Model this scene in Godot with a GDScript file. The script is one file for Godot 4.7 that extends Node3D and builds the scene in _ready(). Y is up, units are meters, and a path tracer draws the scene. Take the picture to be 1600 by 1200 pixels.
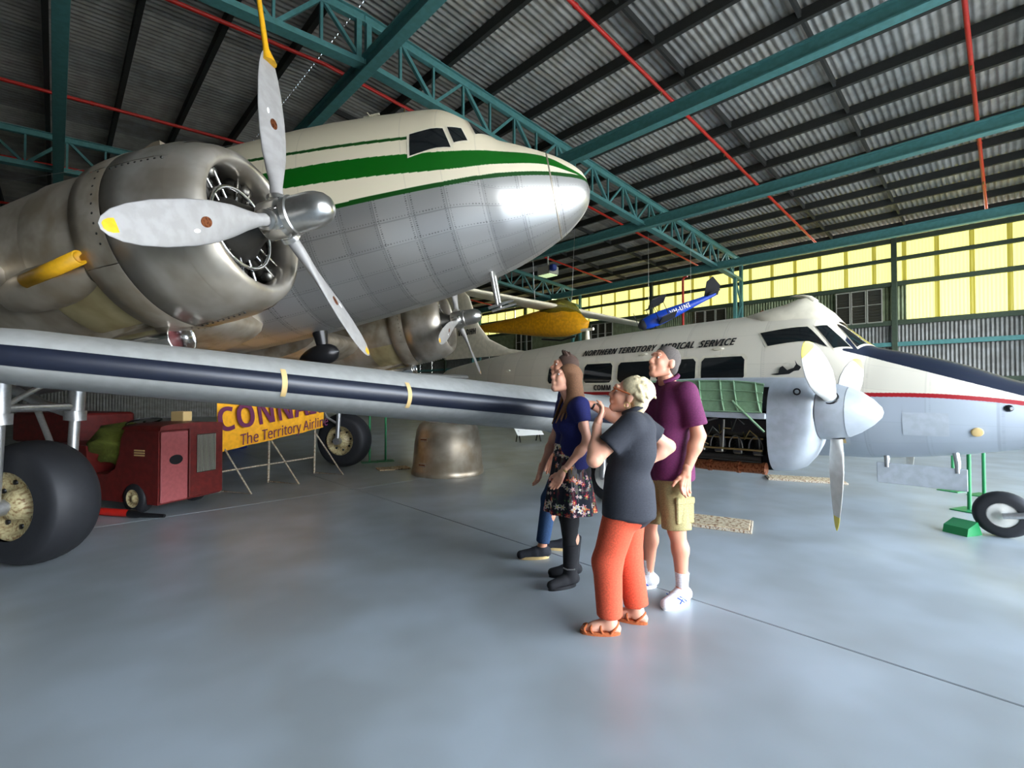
extends Node3D
# ---------------------------------------------------------------- constants
const FOCAL := 745.0          # pixels of the 1600 x 1200 frame
const HORIZON := 612.0
const EYE := 1.5
const TURN := 0.76428         # the hangar's axes against the camera's: x = across (T), y = up, z = -along (L)

var M := {}
var taken := {}
var rng := RandomNumberGenerator.new()

func _ready() -> void:
	set_camera_and_light()
	make_materials()
	build_hangar()
	build_airliner()
	build_light_twin()
	build_hanging_aircraft()
	build_ground_things()
	build_people()

func set_camera_and_light() -> void:
	var cam := Camera3D.new()
	cam.name = "camera"
	add_child(cam)
	cam.position = Vector3(0, EYE, 0)
	cam.rotation.x = atan((HORIZON - 600.0) / FOCAL)
	cam.fov = rad_to_deg(2.0 * atan(600.0 / FOCAL))
	cam.near = 0.05
	cam.far = 400.0
	cam.current = true
	var env := Environment.new()
	var sky := Sky.new()
	var sm := ProceduralSkyMaterial.new()
	sm.sky_top_color = Color(0.74, 0.81, 0.90)
	sm.sky_horizon_color = Color(0.95, 0.95, 0.94)
	sm.ground_horizon_color = Color(0.80, 0.77, 0.72)
	sm.ground_bottom_color = Color(0.60, 0.57, 0.52)
	sm.sky_energy_multiplier = 4.9
	sm.ground_energy_multiplier = 2.8
	sky.sky_material = sm
	env.background_mode = Environment.BG_SKY
	env.sky = sky
	env.tonemap_mode = Environment.TONE_MAPPER_LINEAR
	env.tonemap_exposure = 0.62
	env.sdfgi_enabled = true
	env.ssao_enabled = true
	env.ssil_enabled = true
	var we := WorldEnvironment.new()
	we.name = "world_environment"
	we.environment = env
	add_child(we)
	var sun := DirectionalLight3D.new()
	sun.name = "sun"
	add_child(sun)
	# the sun stands outside beyond the wall of yellow sheets
	var towards := (axis_t() * 0.80 + Vector3.UP * 0.75 + axis_l() * 0.25).normalized()
	sun.look_at_from_position(Vector3.ZERO, -towards, Vector3.UP)
	sun.light_energy = 13.0
	sun.light_color = Color(1.0, 0.96, 0.90)
	sun.light_angular_distance = 0.6
	sun.shadow_enabled = true

# ---------------------------------------------------------------- axes and pixels
func axis_t() -> Vector3: return Vector3(cos(TURN), 0, -sin(TURN))
func axis_l() -> Vector3: return Vector3(-sin(TURN), 0, -cos(TURN))
func on_floor(px: float, py: float, h := 0.0) -> Vector3:
	var d := FOCAL * (EYE - h) / (py - HORIZON)
	return Vector3((px - 800.0) / FOCAL * d, h, -d)
func at_depth(px: float, py: float, d: float) -> Vector3:
	return Vector3((px - 800.0) / FOCAL * d, EYE - (py - HORIZON) / FOCAL * d, -d)

# ---------------------------------------------------------------- names and tags
func numbered(called: String) -> String:
	if not taken.has(called):
		taken[called] = 0
		return called
	taken[called] += 1
	return "%s_%03d" % [called, taken[called]]
func tag(o: Node, label: String, category: String, group := "", kind := "") -> Node:
	if label: o.set_meta("label", label)
	if category: o.set_meta("category", category)
	if group: o.set_meta("group", group)
	if kind: o.set_meta("kind", kind)
	return o
func base(called: String, where := Vector3.ZERO, turn := 0.0) -> Node3D:
	var o := Node3D.new()
	o.name = numbered(called)
	add_child(o)
	o.position = where
	o.rotation.y = turn
	return o
func sub(called: String, parent: Node, where := Vector3.ZERO) -> Node3D:
	var o := Node3D.new()
	o.name = called
	parent.add_child(o, true)
	o.position = where
	return o
func mb() -> SurfaceTool:
	var st := SurfaceTool.new()
	st.begin(Mesh.PRIMITIVE_TRIANGLES)
	return st
func put(st: SurfaceTool, called: String, m: Material, parent: Node = null, normals := true) -> MeshInstance3D:
	if normals: st.generate_normals()
	var o := MeshInstance3D.new()
	o.mesh = st.commit()
	o.material_override = m
	o.name = called if parent else numbered(called)
	(parent if parent else self).add_child(o, true)
	return o
func put_mesh(mesh: Mesh, called: String, m: Material, parent: Node, xf := Transform3D()) -> MeshInstance3D:
	var o := MeshInstance3D.new()
	o.mesh = mesh
	o.material_override = m
	o.name = called
	parent.add_child(o, true)
	o.transform = xf
	return o

# ---------------------------------------------------------------- shapes
func tri(st: SurfaceTool, a: Vector3, b: Vector3, c: Vector3) -> void:
	st.add_vertex(a); st.add_vertex(b); st.add_vertex(c)
func quad(st: SurfaceTool, a: Vector3, b: Vector3, c: Vector3, d: Vector3) -> void:
	tri(st, a, b, c); tri(st, a, c, d)
# rings of equal length joined into a skin
func loft(st: SurfaceTool, rings: Array, cap0 := true, cap1 := true, closed := true, sg := 0) -> void:
	st.set_smooth_group(sg)
	var n: int = rings[0].size()
	for i in rings.size() - 1:
		var p: PackedVector3Array = rings[i]
		var q: PackedVector3Array = rings[i + 1]
		for j in (n if closed else n - 1):
			var k := (j + 1) % n
			if p[j].distance_squared_to(p[k]) > 1e-12: tri(st, p[j], q[j], p[k])
			if q[j].distance_squared_to(q[k]) > 1e-12: tri(st, p[k], q[j], q[k])
	st.set_smooth_group(-1)
	for e in [[cap0, rings[0], false], [cap1, rings[-1], true]]:
		if not e[0]: continue
		var r: PackedVector3Array = e[1]
		var c := Vector3.ZERO
		for v in r: c += v
		c /= r.size()
		for j in n:
			if e[2]: tri(st, c, r[(j + 1) % n], r[j])
			else: tri(st, c, r[j], r[(j + 1) % n])
func circle(c: Vector3, u: Vector3, v: Vector3, ru: float, rv: float, n: int, from := 0.0, to := TAU) -> PackedVector3Array:
	var r := PackedVector3Array()
	var open := absf(to - from) < TAU - 0.001
	for j in n:
		var a := from + (to - from) * j / (n - 1 if open else n)
		r.append(c + u * (ru * cos(a)) + v * (rv * sin(a)))
	return r
func frame_of(d: Vector3) -> Array:
	var w := d.normalized()
	var h := Vector3.UP if absf(w.y) < 0.9 else Vector3.RIGHT
	var u := h.cross(w).normalized()
	return [u, w.cross(u)]
# a round bar along points, with one radius or one for each point
func tube(st: SurfaceTool, pts: Array, rad, n := 10, caps := true) -> void:
	var rings := []
	var u := Vector3.ZERO
	for i in pts.size():
		var d: Vector3 = (pts[mini(i + 1, pts.size() - 1)] - pts[maxi(i - 1, 0)]).normalized()
		if i == 0: u = frame_of(d)[0]
		else: u = (u - d * u.dot(d)).normalized()
		var r: float = rad[i] if rad is Array else rad
		rings.append(circle(pts[i], u, d.cross(u), r, r, n))
	loft(st, rings, caps, caps)
# profile of (radius, along) turned round an axis
func lathe(st: SurfaceTool, prof: Array, at: Vector3, axis: Vector3, n := 24, from := 0.0, to := TAU, sharp := false) -> void:
	var f := frame_of(axis)
	var w := axis.normalized()
	var rings := []
	for p in prof: rings.append(circle(at + w * p.y, f[0], f[1], maxf(p.x, 0.0002), maxf(p.x, 0.0002), n, from, to))
	var closed := absf(to - from) > TAU - 0.001
	if sharp:
		for i in rings.size() - 1: loft(st, [rings[i], rings[i + 1]], false, false, closed, i % 2 + 1)
	else: loft(st, rings, false, false, closed)
# a box with bevelled edges
func box(st: SurfaceTool, size: Vector3, xf := Transform3D(), bevel := 0.0) -> void:
	var h := size / 2
	var b := minf(bevel, minf(h.x, minf(h.y, h.z)) * 0.9)
	st.set_smooth_group(-1)
	if b <= 0.0:
		var c := []
		for i in 8: c.append(xf * Vector3(h.x if i & 1 else -h.x, h.y if i & 2 else -h.y, h.z if i & 4 else -h.z))
		for f in [[0, 2, 3, 1], [4, 5, 7, 6], [0, 1, 5, 4], [2, 6, 7, 3], [0, 4, 6, 2], [1, 3, 7, 5]]: quad(st, c[f[0]], c[f[3]], c[f[2]], c[f[1]])
		return
	var rings := []
	for l in [[-h.y, b], [-h.y + b, 0.0], [h.y - b, 0.0], [h.y, b]]:
		var r := PackedVector3Array()
		var x: float = h.x - l[1]
		var z: float = h.z - l[1]
		for p in [Vector2(x, z - b), Vector2(x - b, z), Vector2(-x + b, z), Vector2(-x, z - b), Vector2(-x, -z + b), Vector2(-x + b, -z), Vector2(x - b, -z), Vector2(x, -z + b)]: r.append(xf * Vector3(p.x, l[0], p.y))
		rings.append(r)
	loft(st, rings, true, true, true, -1)
func bar_xf(a: Vector3, b: Vector3, up := Vector3.UP) -> Transform3D:
	var x := (b - a).normalized()
	var z := x.cross(up if absf(x.dot(up)) < 0.98 else Vector3.FORWARD).normalized()
	return Transform3D(Basis(x, z.cross(x), z), (a + b) / 2)
func bar(st: SurfaceTool, a: Vector3, b: Vector3, tall: float, wide: float, bevel := 0.0, up := Vector3.UP) -> void:
	box(st, Vector3(a.distance_to(b), tall, wide), bar_xf(a, b, up), bevel)
# an outline in the xy plane given a thickness along z
func prism(st: SurfaceTool, outline: PackedVector2Array, thick: float, xf := Transform3D()) -> void:
	var ids := Geometry2D.triangulate_polygon(outline)
	st.set_smooth_group(-1)
	for s in [-0.5, 0.5]:
		for i in range(0, ids.size(), 3):
			var p := []
			for k in 3: p.append(xf * Vector3(outline[ids[i + k]].x, outline[ids[i + k]].y, thick * s))
			if s > 0: tri(st, p[0], p[1], p[2])
			else: tri(st, p[0], p[2], p[1])
	for i in outline.size():
		var a := outline[i]
		var b := outline[(i + 1) % outline.size()]
		quad(st, xf * Vector3(a.x, a.y, thick / 2), xf * Vector3(b.x, b.y, thick / 2), xf * Vector3(b.x, b.y, -thick / 2), xf * Vector3(a.x, a.y, -thick / 2))
func curve(table: Array, x: float, k: int) -> float:
	# smooth interpolation in a table whose first column falls
	var i := 0
	while i < table.size() - 2 and x < table[i + 1][0]: i += 1
	var p0: Array = table[maxi(i - 1, 0)]
	var p1: Array = table[i]
	var p2: Array = table[i + 1]
	var p3: Array = table[mini(i + 2, table.size() - 1)]
	var t := clampf((x - p1[0]) / (p2[0] - p1[0]), 0, 1)
	var h: float = p2[0] - p1[0]
	var m1: float = (p2[k] - p0[k]) / (p2[0] - p0[0]) * h
	var m2: float = (p3[k] - p1[k]) / (p3[0] - p1[0]) * h
	var t2 := t * t
	var t3 := t2 * t
	return (2 * t3 - 3 * t2 + 1) * p1[k] + (t3 - 2 * t2 + t) * m1 + (-2 * t3 + 3 * t2) * p2[k] + (t3 - t2) * m2
# a wing section: ring of points from the trailing edge over the top to the nose and back below
func airfoil(le: Vector3, chord: float, thick: float, back: Vector3, up: Vector3, n := 14, camber := 0.02) -> PackedVector3Array:
	var r := PackedVector3Array()
	for j in 2 * n:
		var a := TAU * j / (2 * n)
		var x := 0.5 + 0.5 * cos(a)
		var t := thick * 5.0 * (0.2969 * sqrt(x) - 0.126 * x - 0.3516 * x * x + 0.2843 * x * x * x - 0.1036 * x * x * x * x)
		var y: float = camber * chord * 4.0 * x * (1 - x) + (t if a <= PI else -t)
		r.append(le + back * (x * chord) + up * y)
	return r
func text(words: String, size: float, called: String, m: Material, parent: Node, xf: Transform3D, italic := 0.0, bold := 0, squash := 1.0) -> MeshInstance3D:
	var t := TextMesh.new()
	var f := SystemFont.new()
	f.font_names = PackedStringArray(["Droid Sans"])
	f.font_weight = 700 if bold else 400
	t.font = f
	t.text = words
	t.font_size = 64
	t.pixel_size = size / 64.0
	t.depth = 0.004
	t.curve_step = 2.0
	var shear := Transform3D(Basis(Vector3(squash, 0, 0), Vector3(italic, 1, 0), Vector3(0, 0, 1)), Vector3.ZERO)
	return put_mesh(t, called, m, parent, xf * shear)

# ---------------------------------------------------------------- materials
func noise_tex(freq: float, lo: Color, hi: Color, octaves := 4, size := 512, sd := 1, kind := FastNoiseLite.TYPE_SIMPLEX_SMOOTH, at := [0.3, 0.7]) -> NoiseTexture2D:
	var n := FastNoiseLite.new()
	n.noise_type = kind
	n.frequency = freq
	n.fractal_octaves = octaves
	n.seed = sd
	var t := NoiseTexture2D.new()
	t.width = size
	t.height = size
	t.seamless = true
	t.noise = n
	var g := Gradient.new()
	g.set_color(0, lo); g.set_color(1, hi)
	g.set_offset(0, at[0]); g.set_offset(1, at[1])
	t.color_ramp = g
	return t
func mat(called: String, c: Color, rough := 0.6, metal := 0.0, tex: Texture2D = null, scale := 1.0) -> StandardMaterial3D:
	var m := StandardMaterial3D.new()
	m.resource_name = called
	m.albedo_color = c
	m.roughness = rough
	m.metallic = metal
	if tex:
		m.albedo_texture = tex
		m.uv1_triplanar = true
		m.uv1_scale = Vector3.ONE * scale
	M[called] = m
	return m
func rgb(r: int, g: int, b: int) -> Color: return Color(r / 255.0, g / 255.0, b / 255.0)

func make_materials() -> void:
	rng.seed = 77
	var grime := noise_tex(0.012, Color(0.86, 0.85, 0.83), Color(1, 1, 1), 4, 512, 3)
	var fine := noise_tex(0.02, Color(0.94, 0.94, 0.93), Color(1, 1, 1), 4, 512, 8)
	var streak := noise_tex(0.008, Color(0.80, 0.77, 0.72), Color(1, 1, 1), 4, 512, 11, FastNoiseLite.TYPE_SIMPLEX_SMOOTH, [0.25, 0.7])
	var rust := noise_tex(0.02, Color(0.55, 0.38, 0.26), Color(1, 1, 1), 5, 512, 21, FastNoiseLite.TYPE_SIMPLEX_SMOOTH, [0.2, 0.5])
	M.grime_tex = grime
	# building
	mat("steel_teal", rgb(78, 132, 130), 0.55, 0.0, fine, 0.7)
	mat("purlin", rgb(46, 46, 43), 0.7, 0.1, fine, 0.8)
	for i in 4: mat("roof%d" % i, [rgb(172, 168, 160), rgb(160, 158, 152), rgb(180, 175, 166), rgb(150, 147, 142)][i], 0.45, 0.25, grime, 0.35)
	mat("wall_metal", rgb(124, 126, 124), 0.55, 0.35, grime, 0.4)
	mat("wall_green", rgb(120, 132, 100), 0.5, 0.3, grime, 0.4)
	mat("red_pipe", rgb(196, 32, 22), 0.45, 0.0, fine, 1.2)
	mat("red_rust", rgb(150, 62, 34), 0.6, 0.0, rust, 1.0)
	mat("brass", rgb(176, 150, 96), 0.4, 0.9)
	var y := mat("yellow_sheet", rgb(236, 226, 120), 0.5)
	y.backlight_enabled = true
	y.backlight = Color(0.50, 0.475, 0.26)
	var y2 := mat("yellow_lap", rgb(150, 140, 40), 0.5)
	y2.backlight_enabled = true
	y2.backlight = Color(0.25, 0.235, 0.08)
	mat("girt", rgb(60, 74, 58), 0.6, 0.1, fine, 0.8)
	mat("louvre_glass", rgb(52, 50, 40), 0.15, 0.0)
	mat("louvre_frame", rgb(150, 150, 138), 0.5, 0.2)
	# floor: sealed grey-blue paint, worn in patches
	var fl := mat("floor_paint", rgb(160, 168, 172), 0.34)
	fl.albedo_texture = noise_tex(0.006, Color(0.90, 0.89, 0.87), Color(1, 1, 1), 3, 1024, 5, FastNoiseLite.TYPE_SIMPLEX_SMOOTH, [0.2, 0.8])
	fl.uv1_triplanar = true
	fl.uv1_world_triplanar = true
	fl.uv1_scale = Vector3.ONE * 0.16
	fl.roughness_texture = noise_tex(0.01, Color(0.88, 0.88, 0.88), Color(1, 1, 1), 3, 512, 15)
	mat("joint", rgb(84, 84, 82), 0.8)
	mat("apron", rgb(150, 146, 138), 0.9, 0.0, grime, 0.2)
	# aircraft
	mat("alu", rgb(200, 194, 184), 0.36, 0.75, streak, 0.5)
	mat("alu_dull", rgb(186, 177, 162), 0.44, 0.68, streak, 0.6)
	mat("alu_warm", rgb(196, 184, 142), 0.44, 0.6, streak, 0.6)
	mat("alu_clean", rgb(206, 204, 200), 0.28, 0.95, fine, 1.0)
	mat("chrome", rgb(225, 225, 225), 0.12, 1.0)
	mat("prop_grey", rgb(160, 158, 157), 0.45, 0.15, fine, 0.8)
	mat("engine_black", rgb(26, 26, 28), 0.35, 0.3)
	mat("engine_steel", rgb(120, 118, 112), 0.35, 0.9, fine, 4.0)
	mat("engine_dark", rgb(56, 54, 50), 0.45, 0.6, fine, 4.0)
	mat("tyre", rgb(30, 31, 35), 0.62, 0.0, fine, 1.5)
	mat("wheel_cream", rgb(196, 184, 140), 0.5, 0.1, rust, 2.5)
	mat("oleo", rgb(190, 190, 190), 0.35, 0.8, fine, 3.0)
	mat("yellow_paint", rgb(228, 170, 24), 0.45, 0.0, fine, 2.0)
	mat("red_inside", rgb(84, 22, 24), 0.5)
	mat("cream_paint", rgb(226, 218, 196), 0.42, 0.0, fine, 0.6)
	mat("navy_paint", rgb(22, 27, 42), 0.35, 0.0, fine, 0.8)
	mat("grey_paint", rgb(178, 184, 190), 0.38, 0.1, fine, 0.7)
	mat("wing_grey", rgb(166, 167, 164), 0.45, 0.1, fine, 0.9)
	mat("glass_dark", rgb(22, 26, 28), 0.06, 0.0)
	var g := mat("glass", Color(0.10, 0.13, 0.13, 0.62), 0.04)
	g.transparency = BaseMaterial3D.TRANSPARENCY_ALPHA
	mat("white_paint", rgb(236, 234, 226), 0.4, 0.0, fine, 0.8)
	mat("black_paint", rgb(16, 16, 17), 0.5)
	mat("copper", rgb(140, 84, 52), 0.45, 0.8, rust, 3.0)
	mat("primer_green", rgb(146, 182, 142), 0.55, 0.0, fine, 1.5)
	mat("red_stripe", rgb(170, 30, 40), 0.4)
	mat("tape", rgb(206, 176, 118), 0.7)
	# things
	mat("tug_red", rgb(104, 28, 25), 0.42, 0.0, grime, 1.2)
	mat("tug_pink", rgb(156, 78, 80), 0.5, 0.0, fine, 1.5)
	mat("canvas_green", rgb(112, 122, 44), 0.9, 0.0, grime, 2.5)
	mat("banner", rgb(244, 172, 18), 0.75, 0.0, fine, 1.0)
	mat("banner_ink", rgb(96, 26, 66), 0.7)
	mat("rusty_white", rgb(190, 180, 160), 0.6, 0.0, rust, 3.0)
	mat("green_post", rgb(22, 120, 66), 0.4)
	mat("plywood", rgb(206, 190, 158), 0.8, 0.0, rust, 1.6)
	mat("blue_plastic", rgb(30, 50, 120), 0.4)
	mat("lime", rgb(190, 210, 40), 0.6)
	mat("glider_yellow", rgb(226, 160, 20), 0.4, 0.0, grime, 1.2)
	var c := mat("canopy_tint", Color(0.42, 0.40, 0.10, 0.75), 0.08)
	c.transparency = BaseMaterial3D.TRANSPARENCY_ALPHA
	mat("blue_paint", rgb(20, 70, 190), 0.4)
	mat("dark_cloth", rgb(44, 46, 50), 0.8)
	mat("white", rgb(240, 240, 238), 0.6)
	var lamp := mat("lamp_glow", rgb(235, 245, 200), 0.5)
	lamp.emission_enabled = true
	lamp.emission = rgb(225, 255, 190)
	lamp.emission_energy_multiplier = 1.2
	mat("lamp_body", rgb(150, 150, 140), 0.5)
	mat("exit_green", rgb(20, 130, 70), 0.5)

# ================================================================ the hangar
func chord_y(t: float) -> float: return 7.05 - 0.062 * absf(t - 3.7)
func sheet_y(t: float) -> float: return chord_y(t) + 1.02
# a corrugated sheet in the xy plane: ribs run along y, waves along x
func ribbed(st: SurfaceTool, x0: float, x1: float, y0: float, y1: float, pitch: float, amp: float, xf: Transform3D, per := 6) -> void:
	var n := int(round((x1 - x0) / pitch * per))
	var a := PackedVector3Array()
	var b := PackedVector3Array()
	for i in n + 1:
		var x := x0 + (x1 - x0) * i / n
		var z := amp * cos(TAU * x / pitch)
		a.append(xf * Vector3(x, y0, z)); b.append(xf * Vector3(x, y1, z))
	loft(st, [a, b], false, false, false)

func build_hangar() -> void:
	var B := Basis(Vector3.UP, TURN)
	# ---- floor: slabs parted by open joints
	var fl := base("floor", Vector3.ZERO, TURN)
	tag(fl, "smooth grey blue painted concrete floor with thin joints", "floor", "", "structure")
	var ts := [-13.4, -5.0, 3.35, 11.7, 20.6]
	var ls := [-7.5, -1.3, 7.0, 15.2, 23.4, 33.6]
	for i in 4:
		for j in 5:
			var st := mb()
			box(st, Vector3(ts[i + 1] - ts[i] - 0.012, 0.2, ls[j + 1] - ls[j] - 0.012), Transform3D(Basis(), Vector3((ts[i] + ts[i + 1]) / 2, -0.1, -(ls[j] + ls[j + 1]) / 2)), 0.004)
			put(st, "slab", M.floor_paint, fl)
	var st := mb()
	box(st, Vector3(34.0, 0.1, 41.1), Transform3D(Basis(), Vector3(3.6, -0.075, -13.05)))
	put(st, "joint_filler", M.joint, fl)
	var ap := base("ground", Vector3.ZERO, TURN)
	st = mb()
	box(st, Vector3(90, 0.2, 50), Transform3D(Basis(), Vector3(3.6, -0.12, 32.6)))
	put(st, "apron", M.apron, ap)
	tag(ap, "pale concrete apron outside the open hangar end", "ground", "", "structure")
	# ---- roof
	var ce := base("ceiling", Vector3.ZERO, TURN)
	tag(ce, "corrugated metal roof on dark purlins", "ceiling", "", "structure")
	var slope := atan(0.062)
	for side in [1, -1]:
		var far: float = 20.7 if side > 0 else -13.4
		var run := absf(far - 3.7) / cos(slope)
		var bs := Basis(Vector3(0, 0, -1), Vector3(side * cos(slope), -sin(slope), 0), Vector3(side * sin(slope), cos(slope), 0))
		var k := 0
		var l := -7.5
		while l < 33.5:
			st = mb()
			var lift := 0.004 * (k % 2)
			ribbed(st, l - 0.03, l + 0.905, 0.0, run, 0.125, 0.017, Transform3D(bs, Vector3(3.7, sheet_y(3.7) + 0.02 + lift, 0)))
			put(st, "roof_sheet", M["roof%d" % ((k * 7 + k / 3) % 4)], ce)
			l += 0.875
			k += 1
		for i in 15:
			var t: float = 3.7 + side * (0.56 + 1.12 * i)
			if t > 20.3 or t < -13.2: continue
			st = mb()
			var y := sheet_y(t) - 0.10
			bar(st, Vector3(t, y, 7.5), Vector3(t, y, -33.5), 0.19, 0.016)
			bar(st, Vector3(t + 0.035, y + 0.09, 7.5), Vector3(t + 0.035, y + 0.09, -33.5), 0.014, 0.08)
			bar(st, Vector3(t + 0.035, y - 0.09, 7.5), Vector3(t + 0.035, y - 0.09, -33.5), 0.014, 0.08)
			put(st, "purlin", M.purlin, ce)
	for l in [2.3, 4.3, 10.6, 12.8, 18.8, 21.0]:
		for i in 14:
			var t0: float = 3.7 + 0.58 + 1.12 * i
			st = mb()
			bar(st, Vector3(t0, sheet_y(t0) - 0.09, -l), Vector3(t0 + 1.08, sheet_y(t0 + 1.08) - 0.09, -l), 0.12, 0.05)
			put(st, "bridging", M.purlin, ce)
	# ---- trusses across the hangar
	var where := ["over the open end", "above the airliner's nose", "beyond the airliner", "far down the hangar"]
	for fi in 4:
		var l: float = [-0.74, 7.5, 15.74, 24.0][fi]
		var tr := base("roof_truss", B * Vector3(0, 0, -l), TURN)
		tag(tr, "teal steel lattice roof truss " + where[fi], "truss", "roof trusses", "structure")
		for side in [1, -1]:
			var end: float = 20.0 if side > 0 else -12.9
			for up in [0.0, 0.75]:
				st = mb()
				bar(st, Vector3(3.7, chord_y(3.7) + up, 0), Vector3(end, chord_y(end) + up, 0), 0.13, 0.11, 0.01)
				bar(st, Vector3(3.7, chord_y(3.7) + up + (0.06 if up else -0.06), 0), Vector3(end, chord_y(end) + up + (0.06 if up else -0.06), 0), 0.014, 0.2)
				put(st, "chord", M.steel_teal, tr)
			var n := int(absf(end - 3.7) / 1.42)
			for i in n:
				var b0: float = 3.7 + side * 1.42 * i
				var tm: float = b0 + side * 0.71
				var b1: float = b0 + side * 1.42
				for e in [[b0, 0.0, tm, 0.75, 0.06], [tm, 0.75, b1, 0.0, 0.07], [tm, 0.75, tm, 0.0, 0.05], [b1, 0.0, b1, 0.75, 0.045]]:
					st = mb()
					bar(st, Vector3(e[0], chord_y(e[0]) + e[1], 0), Vector3(e[2], chord_y(e[2]) + e[3], 0), e[4], e[4] * 0.9, 0.0, Vector3.BACK)
					put(st, "web", M.steel_teal, tr)
		for s in [-0.09, 0.09]:
			st = mb()
			bar(st, Vector3(3.7 + s, chord_y(3.7) - 0.02, 0), Vector3(3.7 + s, chord_y(3.7) + 0.78, 0), 0.09, 0.09, 0.0, Vector3.BACK)
			put(st, "king_post", M.steel_teal, tr)
		# lattice columns
		for side in [1, -1]:
			if side < 0 and fi == 1: pass
			var co := base("column", B * Vector3(0, 0, -l), TURN)
			tag(co, "teal lattice steel column against the %s, carrying the truss %s" % ["wall of yellow sheets" if side > 0 else "dark side wall", where[fi]], "column", "hangar columns", "structure")
			var outer: float = 20.1 if side > 0 else -13.0
			var inner: float = outer - side * 0.62
			var top := chord_y(outer) + 0.75
			for t in [outer, inner]:
				st = mb()
				bar(st, Vector3(t, 0, 0), Vector3(t, top if t == outer else chord_y(t), 0), 0.12, 0.14, 0.008, Vector3.BACK)
				put(st, "leg", M.steel_teal, co)
			for i in 6:
				st = mb()
				var y0 := 0.3 + i * 0.95
				bar(st, Vector3(outer if i % 2 else inner, y0, 0), Vector3(inner if i % 2 else outer, y0 + 0.95, 0), 0.06, 0.05, 0.0, Vector3.BACK)
				put(st, "lacing", M.steel_teal, co)
	# ---- long teal beams under the roof
	var beams := [[0.0, "over the airliner's tail side"], [3.75, "under the ridge"], [8.3, "passing above the airliner's nose"], [12.6, "carrying the boxed flood lamp"], [17.7, "nearest the yellow wall"]]
	for b in beams:
		var bo := base("roof_beam", Vector3.ZERO, TURN)
		tag(bo, "long teal steel beam running along the roof, " + b[1], "beam", "long roof beams", "structure")
		var y := chord_y(b[0]) - 0.02
		for e in [[0.0, 0.26, 0.05, "beam_web"], [0.12, 0.03, 0.19, "flange"], [-0.12, 0.03, 0.19, "flange"]]:
			st = mb()
			bar(st, Vector3(b[0], y + e[0], 7.0), Vector3(b[0], y + e[0], -33.4), e[1], e[2], 0.004)
			put(st, e[3], M.steel_teal, bo)
	# ---- sprinkler pipes
	var pn := 0
	for l in [0.4, 4.7, 9.0, 13.3, 17.6, 21.9]:
		var pi := base("sprinkler_pipe", B * Vector3(0, 0, -l), TURN)
		var which: String = ["nearest the open hangar end", "second from the open hangar end", "just beyond the truss above the airliner", "over the airliner's far engine", "second from the far end wall", "nearest the far end wall"][pn]
		tag(pi, "red sprinkler pipe running down the roof slope, " + which, "pipe", "red sprinkler pipes")
		for half in [[-12.8, 3.7], [3.7, 19.7]]:
			st = mb()
			tube(st, [Vector3(half[0], sheet_y(half[0]) - 0.30, 0), Vector3(half[1], sheet_y(half[1]) - 0.30, 0)], 0.036, 10)
			put(st, "pipe_run", M.red_pipe, pi)
		for t in [-8.0, -4.0, 0.0, 5.4, 8.6, 11.6, 14.4, 17.2]:
			st = mb()
			tube(st, [Vector3(t, sheet_y(t) - 0.31, 0), Vector3(t, sheet_y(t) - 0.41, 0)], [0.02, 0.012], 6)
			put(st, "sprinkler_head", M.brass, pi)
			st = mb()
			lathe(st, [Vector2(0.045, -0.03), Vector2(0.045, 0.03)], Vector3(t + 0.5, sheet_y(t + 0.5) - 0.30, 0), Vector3(1, -0.062, 0), 10)
			put(st, "coupling", M.red_pipe, pi)
		pn += 1
	var main := base("sprinkler_main", Vector3.ZERO, TURN)
	st = mb()
	tube(st, [Vector3(19.75, 6.62, 7), Vector3(19.75, 6.62, -33)], 0.05, 10)
	put(st, "pipe_run", M.red_rust, main)
	tag(main, "rusty red main pipe along the top of the yellow wall", "pipe")
	var riser := base("sprinkler_riser", B * Vector3(19.8, 0, -6.55), TURN)
	for i in 4:
		st = mb()
		var x := -0.12 + i * 0.08
		tube(st, [Vector3(0, 0, x), Vector3(0, 4.5 - 0.1 * (i % 2), x), Vector3(0.02, 4.62 - 0.1 * (i % 2), x + 0.03), Vector3(0.1, 4.64 - 0.1 * (i % 2), x + 0.06)], 0.034, 8)
		put(st, "pipe_run", M.red_rust, riser)
	tag(riser, "bundle of rusty red riser pipes beside the lattice column", "pipe")
	var drop := base("sprinkler_drop", B * Vector3(19.62, 0, -9.75), TURN)
	st = mb()
	tube(st, [Vector3(0, 0, 0), Vector3(0, 6.35, 0), Vector3(0, 6.46, 0.06), Vector3(0, 6.48, 0.2)], 0.05, 10)
	put(st, "pipe_run", M.red_pipe, drop)
	tag(drop, "single upright red pipe against the yellow sheets behind the small blue aeroplane", "pipe")
	# ---- the wall of sheets beyond the light twin
	var wr := base("wall_right", Vector3.ZERO, TURN)
	tag(wr, "corrugated metal wall with a band of glowing yellow translucent sheets", "wall", "", "structure")
	var WX := Transform3D(Basis(Vector3(0, 0, -1), Vector3.UP, Vector3(1, 0, 0)), Vector3(20.35, 0, 0))
	var l := -7.4
	var k := 0
	while l < 33.4:
		st = mb()
		ribbed(st, l, l + 0.815, 0.0, 3.8, 0.10, 0.014, Transform3D(WX.basis, WX.origin + Vector3(0.004 * (k % 2), 0, 0)))
		put(st, "wall_sheet", M.wall_metal, wr)
		var low := 3.8 if l < 2.3 else 5.1
		if low > 4.0:
			st = mb()
			ribbed(st, l, l + 0.815, 3.8, 5.1, 0.10, 0.014, WX)
			put(st, "wall_sheet", M.wall_green, wr)
		st = mb()
		ribbed(st, l + 0.10, l + 0.81, low, 6.75, 0.088, 0.006, WX)
		put(st, "translucent_sheet", M.yellow_sheet, wr)
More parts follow.
